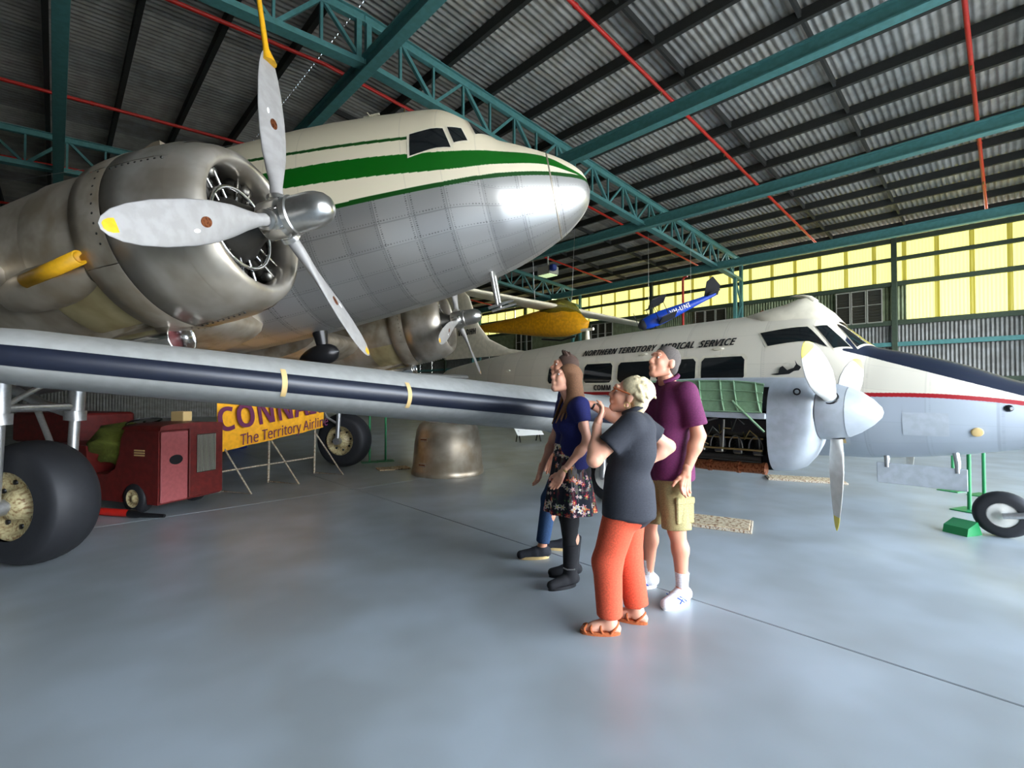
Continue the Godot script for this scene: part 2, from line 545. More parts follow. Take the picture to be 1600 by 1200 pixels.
		st = mb()
		ribbed(st, l - 0.01, l + 0.11, low, 6.75, 0.12, 0.008, Transform3D(WX.basis, WX.origin + Vector3(-0.012, 0, 0)))
		put(st, "sheet_lap", M.yellow_lap, wr)
		l += 0.81
		k += 1
	for g in [[5.92, 0.13, M.girt], [5.1, 0.15, M.girt], [3.8, 0.16, M.girt], [3.08, 0.14, M.steel_teal], [1.9, 0.13, M.girt], [0.7, 0.13, M.girt], [6.55, 0.16, M.girt]]:
		st = mb()
		bar(st, Vector3(20.22, g[0], 7.3), Vector3(20.22, g[0], -33.4), g[1], 0.10, 0.006)
		put(st, "girt", g[2], wr)
	for l2 in [2.62, 11.6, 19.9, 28.0]:
		st = mb()
		bar(st, Vector3(20.2, 0, -l2), Vector3(20.2, 6.7, -l2), 0.15, 0.13, 0.006, Vector3.BACK)
		put(st, "post", M.girt, wr)
	# louvred windows
	var wn := 1
	for l3 in [3.6, 8.8, 14.4, 20.0]:
		var w := base("window_%d" % wn, B * Vector3(20.15, 4.42, -l3), TURN)
		wn += 1
		tag(w, "three grey louvred panes %s" % ["behind the light twin's cockpit", "behind the small blue aeroplane's tail", "behind the yellow glider's wing", "at the far end of the yellow wall"][wn - 2], "window", "louvred windows", "structure")
		for i in 3:
			var z := (i - 1) * 0.45
			var pf := sub("window_frame", w, Vector3(0, 0, z))
			for e in [[Vector3(0, 0.56, 0), Vector3(0.05, 0.04, 0.42)], [Vector3(0, -0.56, 0), Vector3(0.05, 0.04, 0.42)], [Vector3(0, 0, 0.2), Vector3(0.05, 1.12, 0.03)], [Vector3(0, 0, -0.2), Vector3(0.05, 1.12, 0.03)], [Vector3(0, 0.05, 0), Vector3(0.05, 0.025, 0.42)]]:
				st = mb()
				box(st, e[1], Transform3D(Basis(), e[0]), 0.004)
				put(st, "rail", M.louvre_frame, pf)
			for j in 11:
				st = mb()
				box(st, Vector3(0.006, 0.10, 0.37), Transform3D(Basis(Vector3(0, 0, 1), 0.45), Vector3(0.02, -0.5 + j * 0.1, 0)))
				put(st, "louvre", M.louvre_glass, pf)
	var ex := base("exit_sign", B * Vector3(20.1, 2.45, -1.95), TURN)
	st = mb()
	box(st, Vector3(0.05, 0.2, 0.42), Transform3D(), 0.006)
	put(st, "sign_box", M.exit_green, ex)
	tag(ex, "small green exit sign on the grey wall behind the light twin's nose", "sign")
	# ---- the other walls
	var wl := base("wall_left", Vector3.ZERO, TURN)
	tag(wl, "dark corrugated metal side wall behind the airliner's tail", "wall", "", "structure")
	st = mb()
	ribbed(st, -7.4, 33.4, 0.0, 7.1, 0.125, 0.016, Transform3D(Basis(Vector3(0, 0, -1), Vector3.UP, Vector3(1, 0, 0)), Vector3(-13.3, 0, 0)), 4)
	put(st, "wall_sheet", M.wall_metal, wl)
	var wb := base("wall_back", Vector3.ZERO, TURN)
	tag(wb, "dark corrugated metal end wall at the far end of the hangar", "wall", "", "structure")
	st = mb()
	ribbed(st, -13.4, 20.4, 0.0, 8.1, 0.125, 0.016, Transform3D(Basis(), Vector3(0, 0, -33.5)), 4)
	put(st, "wall_sheet", M.wall_metal, wb)
	# header over the open door end
	var wf := base("wall_front", Vector3.ZERO, TURN)
	tag(wf, "metal front wall and header beside and above the open hangar door", "wall", "", "structure")
	st = mb()
	ribbed(st, -0.5, 20.4, 6.3, 8.1, 0.125, 0.016, Transform3D(Basis(), Vector3(0, 0, 7.4)), 4)
	put(st, "header", M.wall_metal, wf)
	st = mb()
	ribbed(st, -13.4, -0.5, 0.0, 8.1, 0.125, 0.016, Transform3D(Basis(), Vector3(0, 0, 7.4)), 4)
	put(st, "wall_sheet", M.wall_metal, wf)
	# ---- boxed flood lamp under a beam
	var la := base("flood_lamp", B * Vector3(12.6, 0, -11.3), TURN)
	la.position.y = chord_y(12.6) - 0.72
	tag(la, "boxy grey flood lamp glowing pale green under a teal beam", "lamp")
	st = mb()
	box(st, Vector3(0.5, 0.3, 0.6), Transform3D(), 0.03)
	put(st, "housing", M.lamp_body, la)
	st = mb()
	box(st, Vector3(0.42, 0.02, 0.52), Transform3D(Basis(), Vector3(0, -0.155, 0)))
	put(st, "diffuser", M.lamp_glow, la)
	st = mb()
	tube(st, [Vector3(0, 0.14, 0), Vector3(0, 0.54, 0)], 0.03, 8)
	put(st, "stem", M.lamp_body, la)
	st = mb()
	box(st, Vector3(0.2, 0.22, 0.2), Transform3D(Basis(), Vector3(-0.2, 0.02, 0.42)), 0.03)
	put(st, "ballast", M.blue_plastic, la)
	var ll := AreaLight3D.new()
	ll.name = "lamp_light"
	la.add_child(ll)
	ll.position = Vector3(0, -0.18, 0)
	ll.rotation.x = -PI / 2
	ll.set("area_size", Vector2(0.42, 0.52))
	ll.light_color = Color(0.9, 1.0, 0.75)
	ll.light_energy = 1.0
	ll.set("area_range", 40.0)
	ll.shadow_enabled = true

# ================================================================ fuselage skins
# table rows: x, top, bottom, half width; x falls from nose to tail
func skin_row(tb: Array, x: float) -> Array:
	var top := curve(tb, x, 1)
	var bot := curve(tb, x, 2)
	return [top, bot, maxf(curve(tb, x, 3), 0.0005), bot + (top - bot) * 0.48]
func skin_point(tb: Array, x: float, a: float, e: float) -> Vector3:
	var r := skin_row(tb, x)
	var s := sin(a)
	var c := cos(a)
	return Vector3(x, r[3] + ((r[0] - r[3]) if s > 0 else (r[3] - r[1])) * signf(s) * pow(absf(s), e), r[2] * signf(c) * pow(absf(c), e))
func skin_angle(tb: Array, x: float, y: float, e: float) -> float:
	var r := skin_row(tb, x)
	var h: float = (y - r[3]) / ((r[0] - r[3]) if y > r[3] else (r[3] - r[1]))
	return asin(signf(h) * pow(minf(absf(h), 1.0), 1.0 / e))
func skin_normal(tb: Array, x: float, a: float, e: float) -> Vector3:
	var p := skin_point(tb, x, a, e)
	var n := (skin_point(tb, x, a + 0.02, e) - p).cross(skin_point(tb, x - 0.02, a, e) - p).normalized()
	return n if n.dot(Vector3(0, p.y - skin_row(tb, x)[3], p.z)) > 0 else -n
func skin_mesh(tb: Array, xs: Array, n: int, e: float, xa: float, xb: float) -> SurfaceTool:
	var st := mb()
	st.set_smooth_group(0)
	for i in xs.size() - 1:
		for j in n:
			var q := []
			for k in [[i, j], [i + 1, j], [i + 1, j + 1], [i, j + 1]]:
				q.append([skin_point(tb, xs[k[0]], TAU * k[1] / n - PI / 2, e), Vector2(float(k[1]) / n, clampf((xs[k[0]] - xa) / (xb - xa), 0.001, 0.999))])
			for k in [0, 1, 2, 0, 2, 3]:
				st.set_uv(q[k][1])
				st.add_vertex(q[k][0])
	return st
# painter(x, y, a) gives the paint's colour (alpha 1 = bare metal); the picture is laid round the skin
func skin_material(called: String, tb: Array, e: float, xa: float, xb: float, painter: Callable, w := 1024, h := 1024) -> StandardMaterial3D:
	var col := PackedByteArray()
	var orm := PackedByteArray()
	col.resize(w * h * 3)
	orm.resize(w * h * 3)
	var sp := []
	for j in w:
		var s := sin(TAU * (j + 0.5) / w - PI / 2)
		sp.append(signf(s) * pow(absf(s), e))
	var o := 0
	for i in h:
		var x := xa + (xb - xa) * (i + 0.5) / h
		var r := skin_row(tb, x)
		var up: float = r[0] - r[3]
		var dn: float = r[3] - r[1]
		for j in w:
			var s: float = sp[j]
			var c: Color = painter.call(x, r[3] + (up if s > 0 else dn) * s, float(j) / w)
			col[o] = int(c.r * 255); col[o + 1] = int(c.g * 255); col[o + 2] = int(c.b * 255)
			orm[o] = 255; orm[o + 1] = int(255 * (0.42 - 0.02 * c.a)); orm[o + 2] = int(255 * 0.74 * c.a)
			o += 3
	var m := StandardMaterial3D.new()
	m.resource_name = called
	m.albedo_texture = ImageTexture.create_from_image(Image.create_from_data(w, h, false, Image.FORMAT_RGB8, col))
	var t := ImageTexture.create_from_image(Image.create_from_data(w, h, false, Image.FORMAT_RGB8, orm))
	m.roughness = 1.0
	m.roughness_texture = t
	m.roughness_texture_channel = BaseMaterial3D.TEXTURE_CHANNEL_GREEN
	m.metallic = 1.0
	m.metallic_texture = t
	m.metallic_texture_channel = BaseMaterial3D.TEXTURE_CHANNEL_BLUE
	m.texture_repeat = false
	return m
# a piece of skin between four corners (x, height) on one side, lifted off it
func skin_patch(tb: Array, e: float, corners: Array, lift: float, n := 6, port := false) -> SurfaceTool:
	var ca := []
	for c in corners: ca.append(Vector2(c.x, skin_angle(tb, c.x, c.y, e)))
	var st := mb()
	st.set_smooth_group(0)
	var rows := []
	for i in n + 1:
		var r := PackedVector3Array()
		for j in n + 1:
			var u := float(j) / n
			var v := float(i) / n
			var p: Vector2 = ca[0].lerp(ca[1], u).lerp(ca[3].lerp(ca[2], u), v)
			var q := skin_point(tb, p.x, p.y, e) + skin_normal(tb, p.x, p.y, e) * lift
			if port: q.z = -q.z
			r.append(q)
		rows.append(r)
	for i in n:
		for j in n:
			quad(st, rows[i][j], rows[i][j + 1], rows[i + 1][j + 1], rows[i + 1][j])
	return st
func cell_tone(i: int, j: int) -> float:
	var h := (i * 73856093) ^ (j * 19349663)
	return float((h >> 3) & 255) / 255.0

# ================================================================ the twin-engined airliner
const LINER := [[0.0, 0.0, -0.03, 0.0], [-0.03, 0.14, -0.16, 0.15], [-0.12, 0.27, -0.29, 0.29], [-0.3, 0.42, -0.44, 0.43], [-0.5, 0.54, -0.55, 0.55], [-0.8, 0.69, -0.67, 0.71], [-1.02, 0.79, -0.74, 0.81], [-1.12, 0.87, -0.77, 0.85], [-1.4, 1.16, -0.84, 0.93], [-1.66, 1.35, -0.90, 0.99], [-1.85, 1.40, -0.93, 1.02], [-2.25, 1.45, -0.98, 1.08], [-2.7, 1.50, -1.02, 1.12], [-3.3, 1.56, -1.07, 1.16], [-4.7, 1.60, -1.12, 1.2], [-9.0, 1.58, -1.10, 1.2], [-12.0, 1.45, -0.75, 1.0], [-15.0, 1.25, -0.1, 0.55], [-17.5, 1.05, 0.45, 0.12]]
const LE := 0.93
const STRIPE := [[0.0, 0.05, 0.04, 0.02], [-0.2, 0.16, 0.10, 0.03], [-0.5, 0.34, 0.20, 0.05], [-0.92, 0.39, 0.21, 0.045], [-1.57, 0.42, 0.205, 0.02], [-2.65, 0.54, 0.30, 0.005], [-3.6, 0.62, 0.38, 0.0], [-9.0, 1.0, 0.80, 0.0]]
func liner_paint(x: float, y: float, a: float) -> Color:
	var seam := 1.0
	var i := int(-x / 0.42)
	var j := int(a * 26.0)
	var fx := fposmod(-x, 0.42)
	var fa := fposmod(a * 26.0, 1.0)
	var low := curve(STRIPE, x, 3)
	if y > low:
		if y < low + 0.05: return Color(0.02, 0.25, 0.03, 0)
		var g1 := curve(STRIPE, x, 1)
		var g0 := curve(STRIPE, x, 2)
		if y > g0 and y < g1: return Color(0.0, 0.34, 0.03, 0)
		var thin := 0.66 + (-1.97 - x) * 0.10
		if x < -2.0 and y > thin and y < thin + 0.042: return Color(0.03, 0.27, 0.04, 0)
		if fx < 0.006: seam = 0.93
		return Color(0.86 * seam, 0.82 * seam, 0.72 * seam, 0)
	var tone := 0.65 + 0.08 * cell_tone(i, j) + 0.06 * cell_tone(i / 3, j / 2)
	if fx < 0.010 or fa < 0.03: tone *= 0.86
	elif (absf(fx - 0.035) < 0.006 or absf(fx - 0.395) < 0.006) and fposmod(a * 300.0, 1.0) < 0.35: tone *= 0.6
	elif absf(fa - 0.12) < 0.02 and fposmod(-x * 28.0, 1.0) < 0.3: tone *= 0.68
	return Color(tone, tone * 0.995, tone * 0.98, 1)

func build_airliner() -> void:
	var o := base("airliner")
	var psi := 0.155
	var th := 0.179
	o.transform = Transform3D(Basis(Vector3.UP, -psi) * Basis(Vector3(0, 0, 1), th), Vector3(1.005, 4.137, -6.14))
	tag(o, "big vintage twin propeller airliner, polished metal with cream top and green stripes", "airplane")
	var xs := []
	for k in 30: xs.append(-0.0 - pow(k / 29.0, 1.8) * 1.0)
	for k in 24: xs.append(-1.03 - k * 0.04)
	for k in 16: xs.append(-2.05 - k * 0.5)
	for x in [-10.5, -11.3, -12.0, -12.8, -13.6, -14.3, -15.0, -15.8, -16.6, -17.4]: xs.append(x)
	var skin := skin_material("airliner_skin", LINER, LE, 0.0, -9.0, liner_paint)
	var fu := put(skin_mesh(LINER, xs, 72, LE, 0.0, -9.0), "fuselage", skin, o)
	# cockpit glazing: frame, then pane
	var panes := [
		[Vector2(-1.98, 0.72), Vector2(-1.60, 0.74), Vector2(-1.53, 0.46), Vector2(-2.0, 0.43)],
		[Vector2(-1.55, 0.76), Vector2(-1.40, 0.74), Vector2(-1.34, 0.54), Vector2(-1.49, 0.52)],
		[Vector2(-1.36, 1.00), Vector2(-1.14, 0.84), Vector2(-1.07, 0.72), Vector2(-1.25, 0.66)]]
	for side in [false, true]:
		for p in panes:
			var c: Vector2 = (p[0] + p[1] + p[2] + p[3]) / 4
			var big := []
			for v in p: big.append(c + (v - c) * 1.0 + (v - c).normalized() * 0.035)
			put(skin_patch(LINER, LE, big, 0.006, 6, side), "window_frame", M.cream_paint, fu)
			put(skin_patch(LINER, LE, p, 0.011, 6, side), "window_pane", M.glass_dark, fu)
	# seam of the nose cap and its strap
	var st := mb()
	var rings := []
	for x in [-0.455, -0.46, -0.475, -0.48]:
		var r := PackedVector3Array()
		for j in 72:
			var a := TAU * j / 72
			r.append(skin_point(LINER, x, a, LE) + skin_normal(LINER, x, a, LE) * (0.003 if x < -0.456 and x > -0.479 else -0.004))
		rings.append(r)
	loft(st, rings, false, false)
	put(st, "nose_seam", M.alu_dull, fu)
	# aerials
	st = mb()
	loft(st, [airfoil(Vector3(-2.62, 1.47, 0), 0.26, 0.07, Vector3(-1, 0, 0), Vector3(0, 0, 1), 8, 0), airfoil(Vector3(-2.72, 1.72, 0), 0.09, 0.03, Vector3(-1, 0, 0), Vector3(0, 0, 1), 8, 0)])
	bar(st, Vector3(-2.62, 1.73, 0), Vector3(-2.86, 1.74, 0), 0.025, 0.03, 0.005)
	tube(st, [Vector3(-2.76, 1.73, -0.1), Vector3(-2.76, 1.73, 0.1)], 0.008, 6)
	put(st, "antenna_mast", M.cream_paint, o)
	st = mb()
	tube(st, [Vector3(-3.3, 1.5, 0.1), Vector3(-3.3, 1.64, 0.1), Vector3(-3.36, 1.68, 0.1)], 0.012, 6)
	put(st, "antenna", M.oleo, o)
	st = mb()
	tube(st, [Vector3(-3.35, 1.64, 0.1), Vector3(-9.0, 2.35, 0)], 0.004, 4)
	put(st, "antenna_wire", M.oleo, o)
	for s in [0.14, -0.1]:
		st = mb()
		tube(st, [Vector3(-1.44, -0.80, s), Vector3(-1.44, -1.28, s)], [0.032, 0.024], 10)
		tube(st, [Vector3(-1.56, -1.29, s), Vector3(-1.36, -1.27, s), Vector3(-1.22, -1.26, s)], [0.02, 0.022, 0.012], 8)
		put(st, "pitot_mast", M.alu_clean, o)
	# black loop aerial housing under the belly
	st = mb()
	rings = []
	for k in 13:
		var t := k / 12.0
		var r := 0.15 * pow(sin(PI * pow(t, 0.75)), 0.7) + 0.001
		rings.append(circle(Vector3(-3.78 - 0.62 * t, -1.42, 0), Vector3(0, 1, 0), Vector3(0, 0, 1), r, r, 14))
	loft(st, rings)
	tube(st, [Vector3(-4.02, -1.05, 0), Vector3(-4.02, -1.35, 0)], [0.11, 0.07], 12)
	put(st, "loop_aerial", M.engine_black, o)
	# wings and tail
	for s in [1.0, -1.0]:
		var back := Vector3(-1, 0, 0)
		st = mb()
		loft(st, [airfoil(Vector3(-4.45, -0.98, 0.6 * s), 4.3, 0.62, back, Vector3.UP, 16), airfoil(Vector3(-4.55, -0.95, 3.5 * s), 4.0, 0.58, back, Vector3.UP, 16)])
		put(st, "wing_centre", M.alu_dull, o)
		st = mb()
		loft(st, [airfoil(Vector3(-4.57, -0.95, 3.52 * s), 3.95, 0.57, back, Vector3.UP, 16), airfoil(Vector3(-6.4, -0.35, 10.5 * s), 2.1, 0.26, back, Vector3.UP, 16), airfoil(Vector3(-7.2, -0.1, 13.3 * s), 1.2, 0.12, back, Vector3.UP, 16), airfoil(Vector3(-7.6, -0.08, 13.6 * s), 0.5, 0.04, back, Vector3.UP, 16)])
		put(st, "wing", M.alu, o)
		st = mb()
		loft(st, [airfoil(Vector3(-14.6, 0.75, 0.2 * s), 2.2, 0.22, back, Vector3.UP, 12), airfoil(Vector3(-15.9, 0.8, 3.9 * s), 1.0, 0.10, back, Vector3.UP, 12)])
		put(st, "tailplane", M.alu, o)
		liner_engine(o, 2.72 * s)
		liner_gear(o, 2.72 * s)
	st = mb()
	loft(st, [airfoil(Vector3(-13.9, 1.0, 0), 3.4, 0.24, Vector3(-1, 0, 0), Vector3(0, 0, 1), 12, 0), airfoil(Vector3(-15.4, 2.6, 0), 2.0, 0.16, Vector3(-1, 0, 0), Vector3(0, 0, 1), 12, 0), airfoil(Vector3(-16.2, 3.1, 0), 0.9, 0.06, Vector3(-1, 0, 0), Vector3(0, 0, 1), 12, 0)])
	put(st, "fin", M.cream_paint, o)

func liner_engine(o: Node3D, z: float) -> void:
	var c := Vector3(0, -0.774, z)
	var X := Vector3(1, 0, 0)
	var e := sub("engine", o)
	var st := mb()
	lathe(st, [Vector2(0.685, -3.2), Vector2(0.665, -3.08), Vector2(0.63, -2.98), Vector2(0.59, -2.915), Vector2(0.55, -2.885), Vector2(0.515, -2.885), Vector2(0.49, -2.91), Vector2(0.48, -2.98), Vector2(0.50, -3.1), Vector2(0.58, -3.3), Vector2(0.64, -3.6)], c, X, 64)
	put(st, "cowl_nose_ring", M.alu, e)
	for k in 3:
		st = mb()
		var a0 := 0.50 + TAU / 3 * k
		var pr := [Vector2(0.672, -3.08), Vector2(0.692, -3.18), Vector2(0.705, -3.36), Vector2(0.706, -3.58), Vector2(0.69, -3.58)]
		lathe(st, pr, c, X, 26, a0 + 0.006, a0 + TAU / 3 - 0.006)
		put(st, "cowl_panel", M.alu, e)
		for q in 2:
			st = mb()
			lathe(st, [Vector2(0.708, -3.56), Vector2(0.712, -3.57), Vector2(0.705, -3.74), Vector2(0.692, -3.84), Vector2(0.67, -3.84)], c, X, 14, a0 + PI / 3 * q + 0.004, a0 + PI / 3 * (q + 1) - 0.004)
			put(st, "cowl_skirt", M.alu_dull, e)
	for k in 3:
		for q in 9:
			var a := 0.50 + TAU / 3 * k + 0.04
			for w in 2:
				var fa: float = a + (0.10 * q if w else 0.0)
				var fx: float = -3.12 - 0.05 * q if w == 0 else -3.62
				st = mb()
				var fd: Vector3 = frame_of(X)[0] * cos(fa) + frame_of(X)[1] * sin(fa)
				var fr := 0.685 + 0.022 * clampf((-3.1 - fx) / 0.3, 0, 1)
				lathe(st, [Vector2(0.009, -0.01), Vector2(0.009, 0.004), Vector2(0.001, 0.006)], c + X * fx + fd * fr, fd, 6)
				put(st, "fastener", M.engine_dark, e)
	# the radial engine inside
	st = mb()
	lathe(st, [Vector2(0.001, -2.74), Vector2(0.10, -2.76), Vector2(0.13, -2.86), Vector2(0.20, -2.98), Vector2(0.26, -3.06), Vector2(0.27, -3.4)], c, X, 28)
	put(st, "crankcase", M.engine_dark, e)
	st = mb()
	lathe(st, [Vector2(0.001, -3.46), Vector2(0.64, -3.46)], c, X, 32)
	put(st, "baffle", M.engine_black, e)
	for k in 14:
		var a := TAU * (k + 0.25) / 14
		var d := Vector3(0, sin(a), cos(a))
		var x0 := -3.16 if k % 2 == 0 else -3.36
		var p := c + X * x0
		st = mb()
		var prof := []
		for q in 12: prof.append(Vector2(0.072 if q % 2 else 0.088, 0.26 + q * 0.02))
		prof.append_array([Vector2(0.075, 0.51), Vector2(0.05, 0.545), Vector2(0.001, 0.55)])
		lathe(st, prof, p, d, 10)
		put(st, "cylinder", M.engine_black if k % 2 else M.engine_dark, e)
		if k % 2 == 0:
			var t := Vector3(0, cos(a), -sin(a))
			for s in [-0.05, 0.05]:
				st = mb()
				tube(st, [p + X * 0.10 + d * 0.2 + t * s, p + X * 0.11 + d * 0.47 + t * s * 1.4], 0.012, 6)
				put(st, "pushrod_tube", M.chrome, e)
			st = mb()
			lathe(st, [Vector2(0.001, 0.06), Vector2(0.05, 0.05), Vector2(0.055, 0.0), Vector2(0.03, -0.05)], p + X * 0.06 + d * 0.46 + t * 0.06, X, 10)
			put(st, "rocker_cover", M.engine_steel, e)
	st = mb()
	var ring := []
	for k in 33: ring.append(c + X * -3.02 + Vector3(0, sin(TAU * k / 32), cos(TAU * k / 32)) * 0.33)
	tube(st, ring, 0.018, 6, false)
	put(st, "ignition_ring", M.chrome, e)
	# nacelle behind the cowl
	st = mb()
	var rings := []
	for r in [[-3.5, 0.60, 0.0], [-3.9, 0.635, 0.0], [-4.4, 0.64, 0.0], [-5.2, 0.60, -0.03], [-6.2, 0.50, -0.06], [-7.2, 0.30, -0.06], [-8.2, 0.05, 0.0]]:
		rings.append(circle(c + Vector3(r[0], r[2], 0), Vector3(0, 1, 0), Vector3(0, 0, 1), r[1], r[1], 40))
	loft(st, rings, false, true)
	put(st, "nacelle", M.alu_dull, e)
	for q in 4:
		st = mb()
		lathe(st, [Vector2(0.642, -3.86), Vector2(0.652, -3.88), Vector2(0.655, -4.3), Vector2(0.645, -4.34)], c, X, 16, 0.5 + PI / 2 * q + 0.006, 0.5 + PI / 2 * (q + 1) - 0.006)
		put(st, "nacelle_panel", M.alu_warm if q % 2 == 0 else M.alu_dull, e)
	# intake on top, exhaust fairing and pipe outboard, oil cooler scoop below
	st = mb()
	prism(st, PackedVector2Array([Vector2(-3.5, 0.60), Vector2(-3.5, 0.79), Vector2(-3.56, 0.79), Vector2(-4.0, 0.66)]), 0.34, Transform3D(Basis(), c))
	put(st, "air_intake", M.alu_dull, e)
	var s := signf(z)
	st = mb()
	rings = []
	for k in 11:
		var t := k / 10.0
		var r := 0.16 * sqrt(maxf(sin(PI * clampf(t * 0.75 + 0.12, 0, 1)), 0.01))
		rings.append(circle(c + Vector3(-3.87 - 0.75 * t, -0.30 - 0.05 * t, s * (0.50 + 0.02 * t)), Vector3(0, 1, 0), Vector3(0, 0, 1), r * 1.05, r, 18))
	loft(st, rings)
	put(st, "exhaust_fairing", M.alu_dull, e)
	st = mb()
	var pa := c + Vector3(-3.80, -0.26, s * 0.68)
	var pb := c + Vector3(-4.36, -0.33, s * 0.66)
	lathe(st, [Vector2(0.04, -0.5), Vector2(0.052, -0.5), Vector2(0.052, 0.0), Vector2(0.040, 0.0), Vector2(0.038, -0.12), Vector2(0.001, -0.12)], pa, pa - pb, 18)
	put(st, "exhaust_pipe", M.yellow_paint, e)
	st = mb()
	lathe(st, [Vector2(0.12, -0.24), Vector2(0.128, 0.0), Vector2(0.138, 0.012), Vector2(0.145, 0.0), Vector2(0.16, -0.2), Vector2(0.17, -0.5), Vector2(0.10, -0.9)], c + Vector3(-3.72, -0.78, 0), X, 28)
	put(st, "oil_cooler_scoop", M.chrome, e)
	st = mb()
	lathe(st, [Vector2(0.001, -0.22), Vector2(0.125, -0.22)], c + Vector3(-3.72, -0.78, 0), X, 24)
	put(st, "cooler_core", M.red_inside, e)
	st = mb()
	prism(st, PackedVector2Array([Vector2(-3.9, -0.5), Vector2(-3.75, -0.62), Vector2(-4.6, -0.75), Vector2(-4.7, -0.5)]), 0.30, Transform3D(Basis(), c))
	put(st, "cooler_fairing", M.alu_dull, e)
	# propeller
	var pr := sub("propeller", o)
	var h := c + X * -2.69
	st = mb()
	lathe(st, [Vector2(0.12, -0.12), Vector2(0.15, -0.10), Vector2(0.155, 0.06), Vector2(0.14, 0.10), Vector2(0.158, 0.105), Vector2(0.158, 0.15), Vector2(0.145, 0.16)], h, X, 28, 0, TAU, true)
	put(st, "hub", M.alu_clean, pr)
	st = mb()
	lathe(st, [Vector2(0.145, 0.15), Vector2(0.145, 0.30), Vector2(0.136, 0.37), Vector2(0.11, 0.43), Vector2(0.07, 0.47), Vector2(0.03, 0.485), Vector2(0.001, 0.487)], h, X, 28)
	put(st, "dome", M.alu_clean, pr)
	for k in 3:
		var a := -0.373 + TAU / 3 * k
		var er := Vector3(0, sin(a), cos(a))
		var et := X.cross(er)
		st = mb()
		lathe(st, [Vector2(0.062, 0.08), Vector2(0.085, 0.09), Vector2(0.085, 0.14), Vector2(0.072, 0.145), Vector2(0.08, 0.15), Vector2(0.08, 0.19), Vector2(0.055, 0.20)], h, er, 20, 0, TAU, true)
		put(st, "blade_clamp", M.alu_clean, pr)
		for q in 4:
			st = mb()
			var bt := et * (0.075 if q % 2 else -0.075) + X * (0.06 if q < 2 else -0.06)
			tube(st, [h + er * 0.12 + bt - X * 0.03, h + er * 0.12 + bt + X * 0.03], 0.016, 6)
			put(st, "clamp_bolt", M.chrome, pr)
		var secs := [[0.17, 0.10, 0.10, 36], [0.30, 0.10, 0.096, 32], [0.42, 0.145, 0.085, 26], [0.58, 0.215, 0.06, 20], [0.78, 0.265, 0.042, 14], [1.0, 0.28, 0.032, 10], [1.25, 0.262, 0.024, 7], [1.42, 0.22, 0.018, 5], [1.53, 0.165, 0.014, 4], [1.60, 0.095, 0.010, 4], [1.63, 0.03, 0.006, 4]]
		st = mb()
		rings = []
		for q in secs:
			var b := deg_to_rad(q[3])
			rings.append(circle(h + er * q[0], et * cos(b) - X * sin(b), X * cos(b) + et * sin(b), q[1] / 2, q[2] / 2, 20))
		loft(st, rings)
		put(st, "blade", M.prop_grey, pr)
		st = mb()
		var tips := []
		for q in [[1.535, 0.11, 0.0165], [1.57, 0.095, 0.0155], [1.60, 0.07, 0.0135], [1.615, 0.035, 0.011]]:
			var b := deg_to_rad(4)
			tips.append(circle(h + er * q[0], et * cos(b) - X * sin(b), X * cos(b) + et * sin(b), q[1] / 2, q[2] / 2, 14))
		loft(st, tips)
		put(st, "blade_tip", M.yellow_paint, pr)
		var b := deg_to_rad(12)
		var cd := et * cos(b) - X * sin(b)
		var nn := X * cos(b) + et * sin(b)
		for q in [[0.88, 0.034, 0.05, M.copper, 0.0], [0.98, 0.012, 0.028, M.white, 0.05]]:
			st = mb()
			loft(st, [circle(h + er * q[0] + nn * 0.010 + cd * q[4], er, cd, q[2], q[1], 18), circle(h + er * q[0] + nn * (0.0215 - q[4] * 0.04) + cd * q[4], er, cd, q[2], q[1], 18)])
			put(st, "blade_decal", q[3], pr)
	if z > 0:
		var tip := h + Vector3(0, sin(-0.373 + TAU / 3), cos(-0.373 + TAU / 3)) * 1.5
		st = mb()
		loft(st, [circle(tip + Vector3(0.015, 0.0, 0.0), Vector3(1, 0, 0), Vector3(0, 0, 1), 0.05, 0.07, 10), circle(tip + Vector3(0.0, 0.14, 0.0), Vector3(1, 0, 0), Vector3(0, 0, 1), 0.022, 0.03, 10), circle(tip + Vector3(0.02, 1.2, 0.0), Vector3(1, 0, 0), Vector3(0, 0, 1), 0.014, 0.02, 10), circle(tip + Vector3(0.30, 2.4, 0.0), Vector3(1, 0, 0), Vector3(0, 0, 1), 0.014, 0.02, 10)])
		var strap := put(st, "strap", M.yellow_paint, pr)
		strap.set_meta("label", "yellow strap tied to the upper propeller blade")

